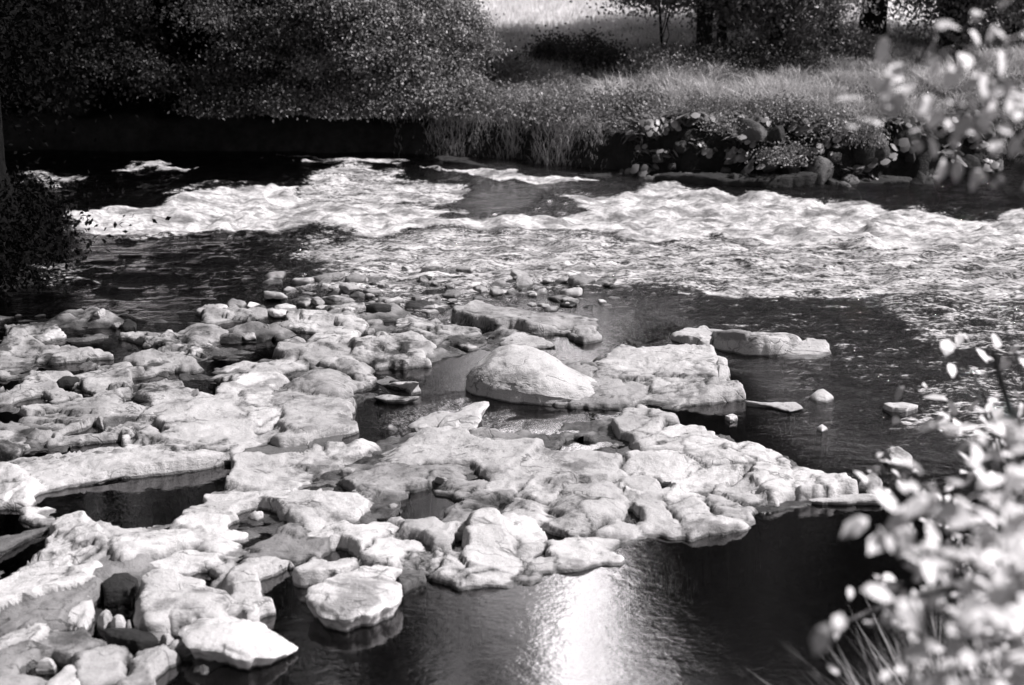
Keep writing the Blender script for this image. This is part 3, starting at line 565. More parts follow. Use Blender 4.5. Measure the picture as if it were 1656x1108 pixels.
tag(obj('ground', me), None, None, None, 'structure')

# ------------------------------------------------------------------ bedrock between the slabs
HOLES = [('E', '900 770 1000 735 1165 790 1190 840 1050 862 880 836'), ('E', '500 960 620 880 700 900 780 980 880 1040 860 1120 540 1120'), ('E', '905 380 1000 305 1100 350 1060 400 960 400'), ('E', '-10 930 120 875 210 940 100 985'),
    ('F', '1000 180 1090 95 1190 105 1210 185 1100 225'), ('F', '905 690 1110 775 895 785'), ('F', '1405 650 1470 560 1540 660 1430 670'), ('F', '870 830 940 890 865 890'), ('F', '255 870 330 735 375 870'), ('F', '-20 500 150 440 345 540 200 610 150 640 -20 660'),
    ('G', '150 520 275 580 200 605'), ('G', '640 570 740 475 745 505'), ('A', '880 520 1175 475 1170 560 890 580'), ('A', '255 430 590 395 610 475 280 505'), ('A', '660 440 860 395 740 470'), ('A', '390 910 620 815 650 890 480 925'), ('A', '550 950 795 925 775 1015 480 1035 150 1035 200 985 460 1000'),
    ('A', '30 560 210 535 60 605'), ('A', '80 670 280 635 350 695 100 695'), ('A', '1150 560 1250 530 1500 540 1430 620 1360 590'), ('A', '-40 740 90 740 160 810 -40 840'), ('A', '380 590 500 560 620 620 540 640'), ('B', '930 950 1105 875 1160 930 1060 1005'), ('B', '570 250 700 260 640 340 600 350'), ('B', '0 540 180 520 260 570 180 620 30 610'), ('K', '990 480 1100 480 1130 520 1050 535'),
    ('H', '640 560 700 475 880 435 995 465 985 650 1065 740 1190 800 1060 870 920 885 760 855 690 795 625 780 635 700'), ('H', '95 1020 280 915 400 955 490 990 380 1035 335 970 260 1000 120 1055'), ('H', '1060 1000 1255 895 1255 1065 1055 1095'), ('H', '300 765 430 732 525 772 330 805'), ('D', '1205 780 1320 715 1450 760 1330 805'),
    ('P', '90 790 230 772 370 742 372 765 330 795 290 830 225 850 150 850 130 838 105 832'), ('P', '-60 840 10 830 80 848 62 900 30 912 -60 905'), ('P', '770 655 960 660 880 690 800 700 760 680'), ('P', '660 585 760 585 770 640 740 665 680 650')]
def bedrock_z(X, Y):
    P = np.stack([X, Y], 1); P = P + 0.05 * np.stack([fbm(X * 6, Y * 6, 0, 4, 601), fbm(X * 6, Y * 6, 0, 4, 602)], 1); k = np.zeros(len(P))
    for poly, lv in ZP[:3]: k = np.maximum(k, sstep(-0.10, 0.06, sdf(P, poly)))
    for q in HP: k = np.minimum(k, sstep(0.02, -0.04, sdf(P, q)))
    base = 0.012 + 1.0 * surf(X, Y) + 0.018 * fbm(X * 9, Y * 14, 0, 4, 610); Q = np.stack([X, Y], 1)
    lf = sstep(-.05, .15, sdf(Q, ZP[1][0])) * sstep(7.0, 7.6, Y); base = base - lf * (0.022 - 0.05 * fbm(X * 3.5, Y * 7, 0, 3, 640))
    base = base - .012
    return -0.34 + k * (0.34 + base)
HP = []
for rg, pts in HOLES: q = parse(rg, pts); HP.append(px2w(q[:, 0], q[:, 1], 0.04))
def plates(x, y, sx, sy, seed, rot=.16):
    """broken bedding: every cell of a jittered pattern is its own tilted plane; returns height and distance to the break"""
    u = (x * math.cos(rot) + y * math.sin(rot)) / sx; v = (-x * math.sin(rot) + y * math.cos(rot)) / sy; iu, iv = np.floor(u), np.floor(v); z0 = np.zeros_like(u)
    f1 = np.full(len(u), 9.); f2 = np.full(len(u), 9.); h = np.zeros(len(u))
    for a in (-1, 0, 1):
        for b in (-1, 0, 1):
            cu, cv = iu + a, iv + b; du = u - (cu + .5 + .42 * hsh(cu, cv, z0, seed)); dv = v - (cv + .5 + .42 * hsh(cu, cv, z0, seed + 1)); d = np.hypot(du, dv)
            hc = .55 * hsh(cu, cv, z0, seed + 2) + .9 * du * hsh(cu, cv, z0, seed + 3) + .9 * dv * (hsh(cu, cv, z0, seed + 4) - .25)
            n_ = d < f1; f2 = np.where(n_, f1, np.minimum(f2, d)); h = np.where(n_, hc, h); f1 = np.minimum(f1, d)
    return h, (f2 - f1) * min(sx, sy) * .6
def build_shelf():
    xs = axis([(-4.8, 2.6, .0125)]); ys = axis([(4.4, 11.0, .0135)]); X, Y, F = grid(xs, ys); N = len(X)
    wn = [fbm(X * 7, Y * 9, 0, 3, 701) * .032 + fbm(X * 30, Y * 34, 0, 2, 703) * .0035, fbm(X * 7, Y * 9, 5, 3, 702) * .032 + fbm(X * 30, Y * 34, 3, 2, 704) * .0035]
    P = np.stack([X + wn[0], Y + wn[1]], 1); Q = np.stack([X, Y], 1); SF = surf(X, Y)
    rough = np.zeros(N); ph, pe = plates(P[:, 0], P[:, 1], .34, .20, 801); qh, qe = plates(P[:, 0] * .6 + X * .4, P[:, 1] * .6 + Y * .4, .15, .085, 811)
    d1 = np.full(N, -9.); d2 = np.full(N, -9.); idn = np.full(N, -1); hh = np.zeros(N); h2 = np.zeros(N)
    rs = np.random.default_rng(31)
    for i, (ct, st, H, mt, lab) in enumerate(SHELF):
        lo, hi = ct.min(0) - .22, ct.max(0) + .22; m = np.nonzero(((Q > lo) & (Q < hi)).all(1))[0]; c = ct.mean(0); tl = rs.normal(0, .12, 2); d = sdf(P[m], ct)
        top = H + np.clip((P[m] - c) @ tl, -.05, .05)
        if st == 'd': top = H * (.45 + .75 * (1 - np.exp(-np.maximum(d, 0) / .10)))
        an = rs.uniform(0, 6.28); r0 = rs.uniform(.05, .25); top = top - rs.uniform(.1, .35) * np.clip((P[m] - c) @ np.array([math.cos(an), math.sin(an)]) - r0, 0, .16)
        am = .30 if any(w in lab for w in ('smooth', 'broad', 'bulging', 'domed', 'big ')) else 1.25 if mt is M_DIRTY else .75
        better = d > d1[m]; rough[m] = np.where(better, am, rough[m]); second = ~better & (d > d2[m]); h2[m] = np.where(better, hh[m], np.where(second, top, h2[m])); d2[m] = np.where(better, d1[m], np.maximum(d2[m], d)); idn[m] = np.where(better, i, idn[m]); hh[m] = np.where(better, top, hh[m]); d1[m] = np.maximum(d1[m], d)
    g = (d1 - d2) * .5; open_ = sstep(-.05, .75, fbm(X * 2.3, Y * 3.1, 0, 3, 711))          # some joints gape, some are closed
    mixw = .5 + .5 * sstep(0, .022, g); mixw = np.where(d2 > -.19, mixw, 1); hh = hh * mixw + h2 * (1 - mixw)
    e = .034 + .085 * sstep(-.20, -.07, d2) + .012 * fbm(X * 3, Y * 3, 0, 2, 712); t = np.clip(-d1 / np.maximum(e, .025), 0, 1.5)
    crk = sstep(-.1, .5, fbm(X * 2.9, Y * 3.7, 4, 3, 721))
    PL = rough * (.026 * ph + .012 * qh - crk * (.020 * np.exp(-(pe / .006) ** 1.3) + .008 * np.exp(-qe / .004)))
    Z = hh + .75 * SF + PL + .006 * fbm(X * 14, Y * 20, 0, 4, 713)
    joint = (.22 + .78 * open_) * np.exp(-(g / (.007 + .010 * open_)) ** 1.4) * np.where(d1 < .0, np.exp(d1 / .05) * .6 + .4, 1)
    Z = Z - np.minimum(hh * .9, .07) * joint - .005 * np.exp(-g / .03) * open_
    Z = Z * (1 - np.clip(t, 0, 1) ** 3.2) - .085 * np.clip(t, 0, 1.5) ** 4
    for q in HP:
        lo, hi = q.min(0) - .1, q.max(0) + .1; m = np.nonzero(((Q > lo) & (Q < hi)).all(1))[0]
        if len(m): k = sstep(-.022, .022, sdf(P[m], q)); Z[m] = Z[m] * (1 - k) + k * np.minimum(Z[m], -.24)
    Z = np.where(Z > 0, Z * .80, Z)
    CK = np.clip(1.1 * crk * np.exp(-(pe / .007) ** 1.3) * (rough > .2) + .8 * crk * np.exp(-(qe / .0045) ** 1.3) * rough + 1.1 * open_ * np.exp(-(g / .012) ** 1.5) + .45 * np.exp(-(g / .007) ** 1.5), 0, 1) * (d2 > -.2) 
    fid = idn[F[:, 0]]; ok = (Z[F] > -.11).any(1) & (fid >= 0) & (d1[F] > -.20).all(1)
    for i, (ct, st, H, mt, lab) in enumerate(SHELF):
        f = F[ok & (fid == i)]
        if len(f) < 6: print('empty slab', lab); continue
        u, inv = np.unique(f, return_inverse=True); c = ct.mean(0); V = np.stack([X[u] - c[0], Y[u] - c[1], Z[u]], 1)
        nm = 'rock_slab' if st == 's' else 'rock_hump'
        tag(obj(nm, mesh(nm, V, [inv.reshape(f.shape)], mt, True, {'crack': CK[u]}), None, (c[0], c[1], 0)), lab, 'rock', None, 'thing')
build_shelf()

xs = axis([(-4.6, 3.0, .018)]); ys = axis([(4.5, 11.2, .02)]); X, Y, F = grid(xs, ys); Z = bedrock_z(X, Y)
keep = Z > -0.16; keep = keep[F].all(1); F = F[keep]; used = np.unique(F); idx = np.zeros(len(X), int); idx[used] = np.arange(len(used))
me = mesh('bedrock', np.stack([X, Y, Z], 1)[used], [idx[F]], M_BED); tag(obj('bedrock', me), None, None, None, 'structure')

# ------------------------------------------------------------------ water
xs = axis([(-60, -12, 4), (-12, -6.6, .2), (-6.6, 7.2, .03), (7.2, 12, .2), (12, 60, 4)]); ys = axis([(0, 4, .2), (4, 11, .035), (11, 18.2, .035)])
X, Y, F = grid(xs, ys); P = np.stack([X, Y], 1)
def poly_w(s): return px2w(*np.array([float(v) for v in s.split()]).reshape(-1, 2).T, 0.0)
wp = P + np.stack([0.28 * fbm(X * 1.5, Y * 1.5, 0, 4, 101), 0.28 * fbm(X * 1.5, Y * 1.5, 0, 4, 102)], 1)
FOAM_GLINT = [ # outline, density, softness (m); calm-water rows paint sky glints as white flecks
 ('75 384 150 356 300 332 470 306 560 322 700 345 900 352 935 318 1010 312 1100 306 1250 326 1420 340 1656 350 2600 360 2600 412 1500 402 1200 392 900 378 700 372 400 377 200 387', .95, .30),
 ('470 290 520 272 620 280 760 300 700 345 560 330 470 312', .70, .22),
 ('900 352 930 316 1100 303 1260 328 1400 345 1250 368 1000 362', .85, .25),
 ('300 336 480 310 560 325 700 348 880 352 700 372 400 376 150 384', .92, .25),
 ('690 277 790 283 900 293 1000 303 900 304 780 294', .80, .10),
 ('360 267 460 266 600 268 690 275 600 280 470 273', .66, .12),
 ('195 285 225 272 270 288 330 290 260 296 200 292', .74, .12),
 ('40 292 90 282 160 300 140 316 50 314', .62, .18),
 ('240 330 300 318 480 300 330 330', .62, .15),
 ('420 392 520 372 700 368 1200 380 2600 400 2600 520 1500 500 1300 482 1050 488 700 470 500 470 430 430', .66, .45),
 ('1300 470 1500 455 2600 470 2600 620 1560 600 1480 560', .58, .40),
 ('1450 590 2600 580 2600 740 1500 730', .56, .35),
 ('1060 560 1300 548 1500 560 1450 600 1200 590', .42, .25),
 ('600 640 760 640 740 720 640 730', .30, .2), ('770 660 850 690 960 660 900 690 800 700', .28, .15),
 ('480 440 800 425 1010 425 1050 480 700 500 420 485', .62, .30), ('1100 470 1330 480 1560 560 1560 720 1330 640 1180 600', .45, .3), ('60 425 180 425 180 462 60 460', .54, .15), ('130 492 260 490 260 512 140 512', .52, .10)]  # sky glints and bright ripples painted white on the water
foam_glint = np.zeros(len(P)); ok = (np.abs(X) < 9) & (Y > 4)
for s, dn, sf in FOAM_GLINT:
    k = dn * sstep(-sf, sf, sdf(wp[ok], poly_w(s))); foam_glint[ok] = np.maximum(foam_glint[ok], k)
# dark sliding tongue
tg = sstep(-.10, .12, sdf(wp[ok], poly_w('720 300 800 298 900 306 925 322 880 344 800 325'))); foam_glint[ok] *= 1 - 0.38 * tg
line = poly_w('-600 420 75 384 300 335 470 300 560 290 720 292 920 318 1100 318 1260 334 2000 360 2000 -140 -600 -140')
up = np.zeros(len(P)); up[ok] = sstep(-0.5, 0.5, sdf(P[ok], line)); up[Y > 16.5] = np.maximum(up[Y > 16.5], 0.6)
rough = sstep(10.2, 12.0, Y) * 0.55 + np.clip(foam_glint, 0, 1)
turb = np.abs(fbm(X * 1.5 + 2, Y * 1.3, 0, 4, 111, 0.45)); turb2 = fbm(X * 4.5, Y * 4.5, 0, 4, 120)
Zw = 0.10 * up * sstep(7, 5.5, X) + foam_glint ** 1.6 * (0.07 * turb + 0.030 * turb2 + 0.012 * fbm(X * 11, Y * 11, 0, 3, 122)) + 0.006 * fbm(X * 4.5, Y * 9, 0, 3, 131) * sstep(1.0, 2.2, X) * sstep(6.6, 8.2, Y) + 0.012 * rough * fbm(X * 3, Y * 5, 0, 3, 130) - 0.01 * (foam_glint > .4)
chop = 0.012 + 0.5 * sstep(9.3, 12, Y) + 0.55 * np.clip(foam_glint * 1.5, 0, 1) + 0.45 * sstep(1.2, 2.2, X) * sstep(6.6, 8.2, Y)
me = mesh('river_water', np.stack([X, Y, Zw], 1), [F], M_WATER, True, {'foam_glint': foam_glint, 'chop': chop})
tag(obj('river_water', me), None, None, None, 'structure')
def water_z(x, y): return 0.0

# ------------------------------------------------------------------ loose cobbles
def unit_stone(seed):
    rs = np.random.default_rng(seed + 50); n = 40; m = rs.integers(5, 8); a = np.sort(np.linspace(0, 2 * math.pi, m, endpoint=False) + rs.normal(0, .22, m)); r = .5 * rs.uniform(.75, 1.1, m)
    ct = contour(np.stack([r * np.cos(a), r * np.sin(a)], 1), n); tl = rs.normal(0, .25, 2); rings = []
    for t, z in ((0.0, .5), (.35, .5), (.6, .47), (.8, .42), (.92, .33), (1.0, .15), (1.04, -.05), (1.0, -.3), (.85, -.5)):
        p = ct * max(t, .01); nz = fbm(p[:, 0] * 3, p[:, 1] * 3, seed, 3, seed); q = fbm(ct[:, 0] * 3, ct[:, 1] * 3, z * 4 + seed, 3, seed + 9)
        rings.append(np.concatenate([p * (1 + .09 * q * (t > .7))[:, None], (z + (p @ tl) * (z > 0) + .12 * nz)[:, None]], 1))
    V = np.concatenate(rings); L = len(rings) - 1; k = np.arange(L)[:, None] * n; j = np.arange(n)
    return V, np.stack([k + j, k + n + j, k + n + (j + 1) % n, k + (j + 1) % n], -1).reshape(-1, 4)
STONES = {}
def stone_mesh(v, mat):
    if (v, mat.name) not in STONES: STONES[(v, mat.name)] = mesh('cobble', *[q if i == 0 else [q] for i, q in enumerate(unit_stone(v + 1))], mat)
    return STONES[(v, mat.name)]
def in_any(px, py):
    q = np.array([[px, py]])
    return any(sdf(q, p)[0] > 2 for p in PX_POLYS)
def scatter(zone, n, smin, smax, mats, labels, group, avoid=True, sink=0.35, flat=0.55, zoff=0.0, seed=1):
    rs = np.random.default_rng(seed); Z_ = np.array([float(v) for v in zone.split()]).reshape(-1, 2); lo, hi = Z_.min(0), Z_.max(0); c = 0; tries = 0; placed = []
    while c < n and tries < n * 40:
        tries += 1; p = lo + (hi - lo) * rs.random(2)
        if sdf(p[None], Z_)[0] < 0 or (avoid and in_any(*p)): continue
        w = px2w(p[0], p[1], 0.0); s = smin + (smax - smin) * rs.random() ** 2.2
        if any((w[0] - a) ** 2 + (w[1] - b) ** 2 < (0.42 * (s + r)) ** 2 for a, b, r in placed): continue
        placed.append((w[0], w[1], s)); mi = rs.integers(len(mats)); m = mats[mi]
        o = obj('cobble', stone_mesh(int(rs.integers(8)), m), None)
        h = s * flat * (0.7 + 0.5 * rs.random()); g = max(float(ground_z(w[0:1], w[1:2])[0]), float(bedrock_z(w[0:1], w[1:2])[0]), -0.05) + zoff
        o.location = (w[0], w[1], g + h * (0.5 - sink)); o.scale = (s * (1 + 0.5 * rs.random()), s * (0.8 + 0.3 * rs.random()), h); o.rotation_euler = (rs.normal(0, .15), rs.normal(0, .15), rs.random() * 6.28)
        tag(o, labels[mi], 'cobble', group[mi]); c += 1
LB = ['pale cobble in the stone field between ledges and rapids', 'dark wet cobble among the pale stones below the rapids']
GB = ['pale cobbles below the rapids', 'dark wet cobbles below the rapids']
scatter('320 500 470 470 560 440 820 432 1010 462 990 500 760 520 700 560 500 540 340 530', 120, .05, .22, [M_ROCK, M_ROCK, M_DARK, M_GREY], [LB[0], LB[0], LB[1], LB[0]], [GB[0], GB[0], GB[1], GB[0]], seed=3, flat=.4)
scatter('0 520 320 505 560 540 690 600 640 700 560 650 380 640 250 660 0 740', 60, .05, .18, [M_DIRTY, M_GREY, M_DARK], ['small pale stone in the gaps of the left ledges'] * 2 + ['small dark stone in the gaps of the left ledges'], ['small pale stones among the left ledges'] * 2 + ['small dark stones among the left ledges'], seed=4)
scatter('360 450 560 428 1000 425 1080 475 960 500 700 500 420 490', 115, .07, .25, [M_GREY, M_DIRTY, M_DIRTY], ['half-submerged stone in the bright shallow ripples below the rapids'] * 3, ['half-submerged stones in the bright ripples'] * 3, seed=15, zoff=0.02, flat=.34)
scatter('420 470 560 420 900 415 1060 455 1350 440 1400 470 1000 452 700 450', 12, .08, .18, [M_DARK], ['dark stone with its top above the white broken water'], ['dark stones in the broken water'], seed=5, zoff=0.015, flat=.32)
scatter('330 760 520 730 700 720 1000 690 1180 760 1100 830 900 860 800 930 600 900 420 1000 100 1080 0 1000 100 850', 15, .04, .13, [M_ROCK, M_GREY], ['pebble lodged in the cracks of the central shelf'] * 2, ['pebbles in the shelf cracks'] * 2, seed=6)
scatter('600 600 700 640 690 720 600 740 580 690', 16, .04, .12, [M_GREY], ['grey pebble in the shallows left of the largest boulder'], ['pebbles in the shallows by the largest boulder'], seed=8, zoff=-.02)

# ------------------------------------------------------------------ far bank stones
def bank_points(x0, x1, n, seed):
    rs = np.random.default_rng(seed); return rs.uniform(x0, x1, n), rs
bx, rs = bank_points(1.5, 5.9, 60, 11)
for x in bx:
    m = [M_BANK, M_DARK, M_BANK, M_DARK][rs.integers(4)]; s = .10 + .26 * rs.random() ** 2; d = -0.05 + .42 * rs.random()
    y = float(edge(np.array([x]))[0]) + d; z = float(ground_z(np.array([x]), np.array([y]))[0]); z = max(z, -.02)
    o = obj('bank_stone', stone_mesh(int(rs.integers(8)), m)); o.location = (x, y - .04, z); o.scale = (s * 1.2, s, s * .8); o.rotation_euler = (rs.normal(0, .3), rs.normal(0, .3), rs.random() * 6.28)
    k = 'dark' if m in (M_DARK,) else 'grey'
    tag(o, f'{k} stone set in the far river bank under the broad-leaved plants', 'stone', f'{k} stones of the far bank')
def ledge(pts, H, mat, label, zb=-.3, seed=300):  # ledges near-black: shade under the bank put into their colour
    P = parse('P', pts); me, c, sz = rock_mesh('ledge', contour(px2w(P[:, 0], P[:, 1], H * .5), 140), 's', H, mat, seed, zb); tag(obj('rock_ledge', me, None, (c[0], c[1], 0)), label, 'rock')
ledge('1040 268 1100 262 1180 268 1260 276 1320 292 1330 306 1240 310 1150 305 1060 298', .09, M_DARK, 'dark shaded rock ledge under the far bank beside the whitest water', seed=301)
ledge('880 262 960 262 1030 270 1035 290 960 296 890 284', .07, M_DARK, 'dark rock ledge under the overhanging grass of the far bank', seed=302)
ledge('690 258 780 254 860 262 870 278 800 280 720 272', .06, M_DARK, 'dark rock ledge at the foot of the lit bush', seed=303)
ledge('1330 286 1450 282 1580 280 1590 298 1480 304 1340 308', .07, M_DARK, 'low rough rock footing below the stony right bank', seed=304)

# ------------------------------------------------------------------ leaves, trees, bushes
def leaves(C, size, up=0.5, droop=0.25, aspect=.55, rs=None, tone=None, nbias=None, rnd=False):
    """leaf-shaped quads at C: folded diamonds with random aim"""
    n = len(C); ax = rs.normal(0, 1, (n, 3)); ax[:, 2] -= droop * 2; ax /= np.linalg.norm(ax, axis=1)[:, None]
    nn = rs.normal(0, 1, (n, 3)) * (1 - up) + np.array([0, 0, 1]) * up * 1.6
    if nbias is not None: nn = nn + nbias * 1.5
    w = np.cross(ax, nn); w /= np.linalg.norm(w, axis=1)[:, None] + 1e-9; nn = np.cross(w, ax)
    L = size * rs.uniform(.6, 1.25, n); ax = ax * L[:, None]; w = w * (L * aspect * .5)[:, None]; up_ = nn * (L * .10)[:, None]
    t = np.clip(rs.normal(.5, .22, n) if tone is None else tone, 0, 1)
    if rnd:
        V = np.stack([C, C + ax * .22 + w * .75 + up_, C + ax * .6 + w * .9 + up_, C + ax, C + ax * .6 - w * .9 + up_, C + ax * .22 - w * .75 + up_], 1).reshape(-1, 3); return V, np.arange(6 * n).reshape(-1, 6), np.repeat(t, 6)
    V = np.stack([C, C + ax * .45 + w + up_, C + ax, C + ax * .45 - w + up_], 1).reshape(-1, 3)
    return V, np.arange(4 * n).reshape(-1, 4), np.repeat(t, 4)
def crown(lobes, size, mat, seed, name='crown', up=.5, droop=.25, clump=.22):
    """lobes: (x,y,z, rx,ry,rz, clumps, leaves per clump, leaf size factor)"""
    rs = np.random.default_rng(seed); VV, FF, TT, off = [], [], [], 0; cents = []
    for (x, y, z, rx, ry, rz, nc, nl, sf) in lobes:
        d = rs.normal(0, 1, (nc, 3)); d /= np.linalg.norm(d, axis=1)[:, None]; r = rs.uniform(.45, 1.05, nc) ** .6
        c = np.array([x, y, z]) + d * r[:, None] * np.array([rx, ry, rz]); cents.append(c)
        cl = clump * rs.uniform(.6, 1.5, nc) * (sf ** .7)
        k = np.repeat(np.arange(nc), nl); g = rs.normal(0, 1, (len(k), 3)); sp = np.array([1.15, 1.15, .65])
        C = c[k] + g * cl[k][:, None] * sp; tone = np.clip(.5 + rs.normal(0, .16, nc)[k] + rs.normal(0, .16, len(k)), 0, 1)
        C[:, 2] -= 0.25 * np.hypot(g[:, 0], g[:, 1]) * cl[k]
        C = C[C[:, 2] > 0.06]; tone = tone[:len(C)]
        V, F, T = leaves(C, size * sf, up, droop, .58, rs, tone, d[k][:len(C)]); VV.append(V); FF.append(F + off); TT.append(T); off += len(V)
    return mesh(name, np.concatenate(VV), [np.concatenate(FF)], mat, False, {'tone': np.concatenate(TT)}), np.concatenate(cents)
def boughs(x, y, z, rx, ry, rz, n, r, nl, seed):
    rs = np.random.default_rng(seed); out = []
    for i in range(n):
        d = rs.normal(0, 1, 3); d /= np.linalg.norm(d); q = rs.uniform(.3, 1) ** .5; k = r * rs.uniform(.6, 1.25)
        out.append((x + d[0] * rx * q, y - abs(d[1]) * ry * q, z + d[2] * rz * q, k * 1.2, k * .8, k * .62, 16, nl, 1))
    return out
def limb_path(a, b, sag, rs, n=7):
    t = np.linspace(0, 1, n)[:, None]; p = a + (b - a) * t; p[:, 2] += sag * np.sin(math.pi * t[:, 0]); p[1:-1] += rs.normal(0, .035 * np.linalg.norm(b - a), (n - 2, 3)) * .6; return p
def tree(name, base, height, r, lobes, leaf, mat, bark, label, cat, group=None, seed=0, nlimb=14, lean=(0, 0), inner=None, up=.5, droop=.25, clump=.22, flare=1.5):
    rs = np.random.default_rng(seed); bz = float(ground_z(np.array([base[0]]), np.array([base[1]]))[0])
    t = thing(name, (base[0], base[1], bz), label, cat, group)
    k = 11; h = np.linspace(0, 1, k); pts = np.stack([lean[0] * h ** 1.3 + .10 * fbm(h * 3, seed, 0, 3, 5), lean[1] * h ** 1.3 + .10 * fbm(h * 3, seed + 5, 0, 3, 6), height * h - .15], 1)
    rad = r * (1 - .8 * h) * (1 + (flare - 1) * np.exp(-h * height / .35))
    obj('trunk', mesh('trunk', *[q if i == 0 else [q] for i, q in enumerate(tube(pts, rad, 12))], bark), t)
    me, cents = crown(lobes, leaf, mat, seed + 1, 'crown', up, droop, clump); cr = obj('crown', me, t)
    if inner: obj('inner_crown', crown(inner, leaf * 1.5, M_LEAF_SHADE, seed + 7, 'inner_crown', up, droop, .22)[0], t)  # backing leaves near-black: the crown's inner shade as colour
    for i in range(nlimb):
        b = cents[rs.integers(len(cents))]; hz = np.clip((b[2] - rs.uniform(.1, .9)) / height, .06, .92); a = np.array([np.interp(hz, h, pts[:, 0]), np.interp(hz, h, pts[:, 1]), height * hz - .15])
        p = limb_path(a, b, .1, rs); r0 = np.interp(hz, h, rad) * .45
        obj('limb', mesh('limb', *[q if j == 0 else [q] for j, q in enumerate(tube(p, np.linspace(r0, .008, len(p)), 6))], bark), t)
    return t
# lobes are relative to the tree base. Left thicket over the water: low boughs in fine leaf, tall crowns above the frame
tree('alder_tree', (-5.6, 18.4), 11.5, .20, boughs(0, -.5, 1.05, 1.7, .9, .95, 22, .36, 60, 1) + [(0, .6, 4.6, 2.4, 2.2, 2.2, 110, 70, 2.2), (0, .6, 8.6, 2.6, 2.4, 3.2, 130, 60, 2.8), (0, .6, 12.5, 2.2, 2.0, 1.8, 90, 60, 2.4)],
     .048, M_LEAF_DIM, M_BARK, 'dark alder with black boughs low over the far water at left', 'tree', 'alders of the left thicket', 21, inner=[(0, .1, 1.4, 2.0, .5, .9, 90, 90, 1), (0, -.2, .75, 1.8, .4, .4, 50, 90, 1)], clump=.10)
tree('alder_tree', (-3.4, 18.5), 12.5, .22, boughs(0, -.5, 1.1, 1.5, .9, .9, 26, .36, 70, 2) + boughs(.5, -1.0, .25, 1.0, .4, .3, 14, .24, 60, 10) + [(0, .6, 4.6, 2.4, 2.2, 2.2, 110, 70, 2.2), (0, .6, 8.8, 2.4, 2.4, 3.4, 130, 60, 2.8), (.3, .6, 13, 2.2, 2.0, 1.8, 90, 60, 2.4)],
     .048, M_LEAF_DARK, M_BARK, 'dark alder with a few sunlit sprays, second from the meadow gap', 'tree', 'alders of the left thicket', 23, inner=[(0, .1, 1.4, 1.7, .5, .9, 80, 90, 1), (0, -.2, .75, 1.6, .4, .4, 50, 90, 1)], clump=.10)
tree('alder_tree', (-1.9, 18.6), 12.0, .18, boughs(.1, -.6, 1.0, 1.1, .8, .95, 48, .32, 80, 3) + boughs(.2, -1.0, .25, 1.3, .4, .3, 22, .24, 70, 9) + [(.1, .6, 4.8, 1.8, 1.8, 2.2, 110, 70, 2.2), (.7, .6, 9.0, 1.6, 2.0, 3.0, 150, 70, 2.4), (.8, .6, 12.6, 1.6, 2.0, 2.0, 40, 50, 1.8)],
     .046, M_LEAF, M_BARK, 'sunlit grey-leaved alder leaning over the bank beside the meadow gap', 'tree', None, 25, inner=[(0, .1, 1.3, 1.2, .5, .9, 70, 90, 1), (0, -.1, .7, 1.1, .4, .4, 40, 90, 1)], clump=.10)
tree('bush', (-.95, 18.3), 1.5, .05, boughs(0, 0, .9, .6, .5, .6, 18, .22, 60, 4) + [(.2, -.35, .45, .5, .35, .3, 40, 80, 1)], .044, M_LEAF, M_BARKG, 'sunlit bush on the bank edge where thicket meets meadow', 'bush', None, 27, 6, clump=.09)
for i, (x, y, sc) in enumerate([(-8.2, 19.2, 1), (-10.5, 18.8, 1.1), (-7.0, 21.0, 1.15), (-4.6, 21.5, 1.2)]):
    src = [o for o in COL.objects if o.name.startswith('alder_tree') and o.parent is None][i % 2]
    copy_tree(src, (x, y, float(ground_z(np.array([x]), np.array([y]))[0])), 1.3 * i + .4, sc, 'black alder deep in the left thicket behind the water-edge boughs', 'alders deep in the left thicket')
# big near trunk on the left bank
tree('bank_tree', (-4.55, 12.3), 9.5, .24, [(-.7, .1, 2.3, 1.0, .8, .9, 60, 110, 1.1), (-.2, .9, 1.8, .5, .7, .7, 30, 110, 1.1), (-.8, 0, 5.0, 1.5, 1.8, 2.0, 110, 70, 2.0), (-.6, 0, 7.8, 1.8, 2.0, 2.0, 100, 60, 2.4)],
     .062, M_LEAF_SHADE, M_SHADEBARK, 'black tree trunk at the left water edge with flared foot', 'tree', None, 31, 12, (-.15, .1), flare=1.9)
tree('bush', (-4.9, 11.2), 1.2, .04, [(0, .2, .55, .55, .8, .5, 50, 110, 1), (.35, .9, .3, .45, .8, .35, 50, 110, 1), (.1, -.7, .25, .6, .8, .35, 60, 110, 1), (.55, .1, .15, .35, .8, .25, 50, 110, 1)], .06, M_LEAF_SHADE, M_SHADEBARK, 'added shade-black low bush at the foot of the left bank trunk', 'bush', None, 32, 5)  # bush added over the bank, shade put into its near-black leaf
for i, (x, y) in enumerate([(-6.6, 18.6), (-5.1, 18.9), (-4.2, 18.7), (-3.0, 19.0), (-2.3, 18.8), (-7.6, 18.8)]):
    tree('bush', (x, y), 1.1, .03, [(0, 0, .6, .75, .5, .55, 45, 120, 1.1), (.3, -.5, .2, .6, .4, .3, 30, 110, 1)], .05, M_LEAF_SHADE, M_SHADEBARK, 'added shade-black bush beneath the alder boughs on the far bank', 'bush', 'black undergrowth beneath the alders', 90 + i, 4)  # bushes added to hide lit ground, near-black in place of shade
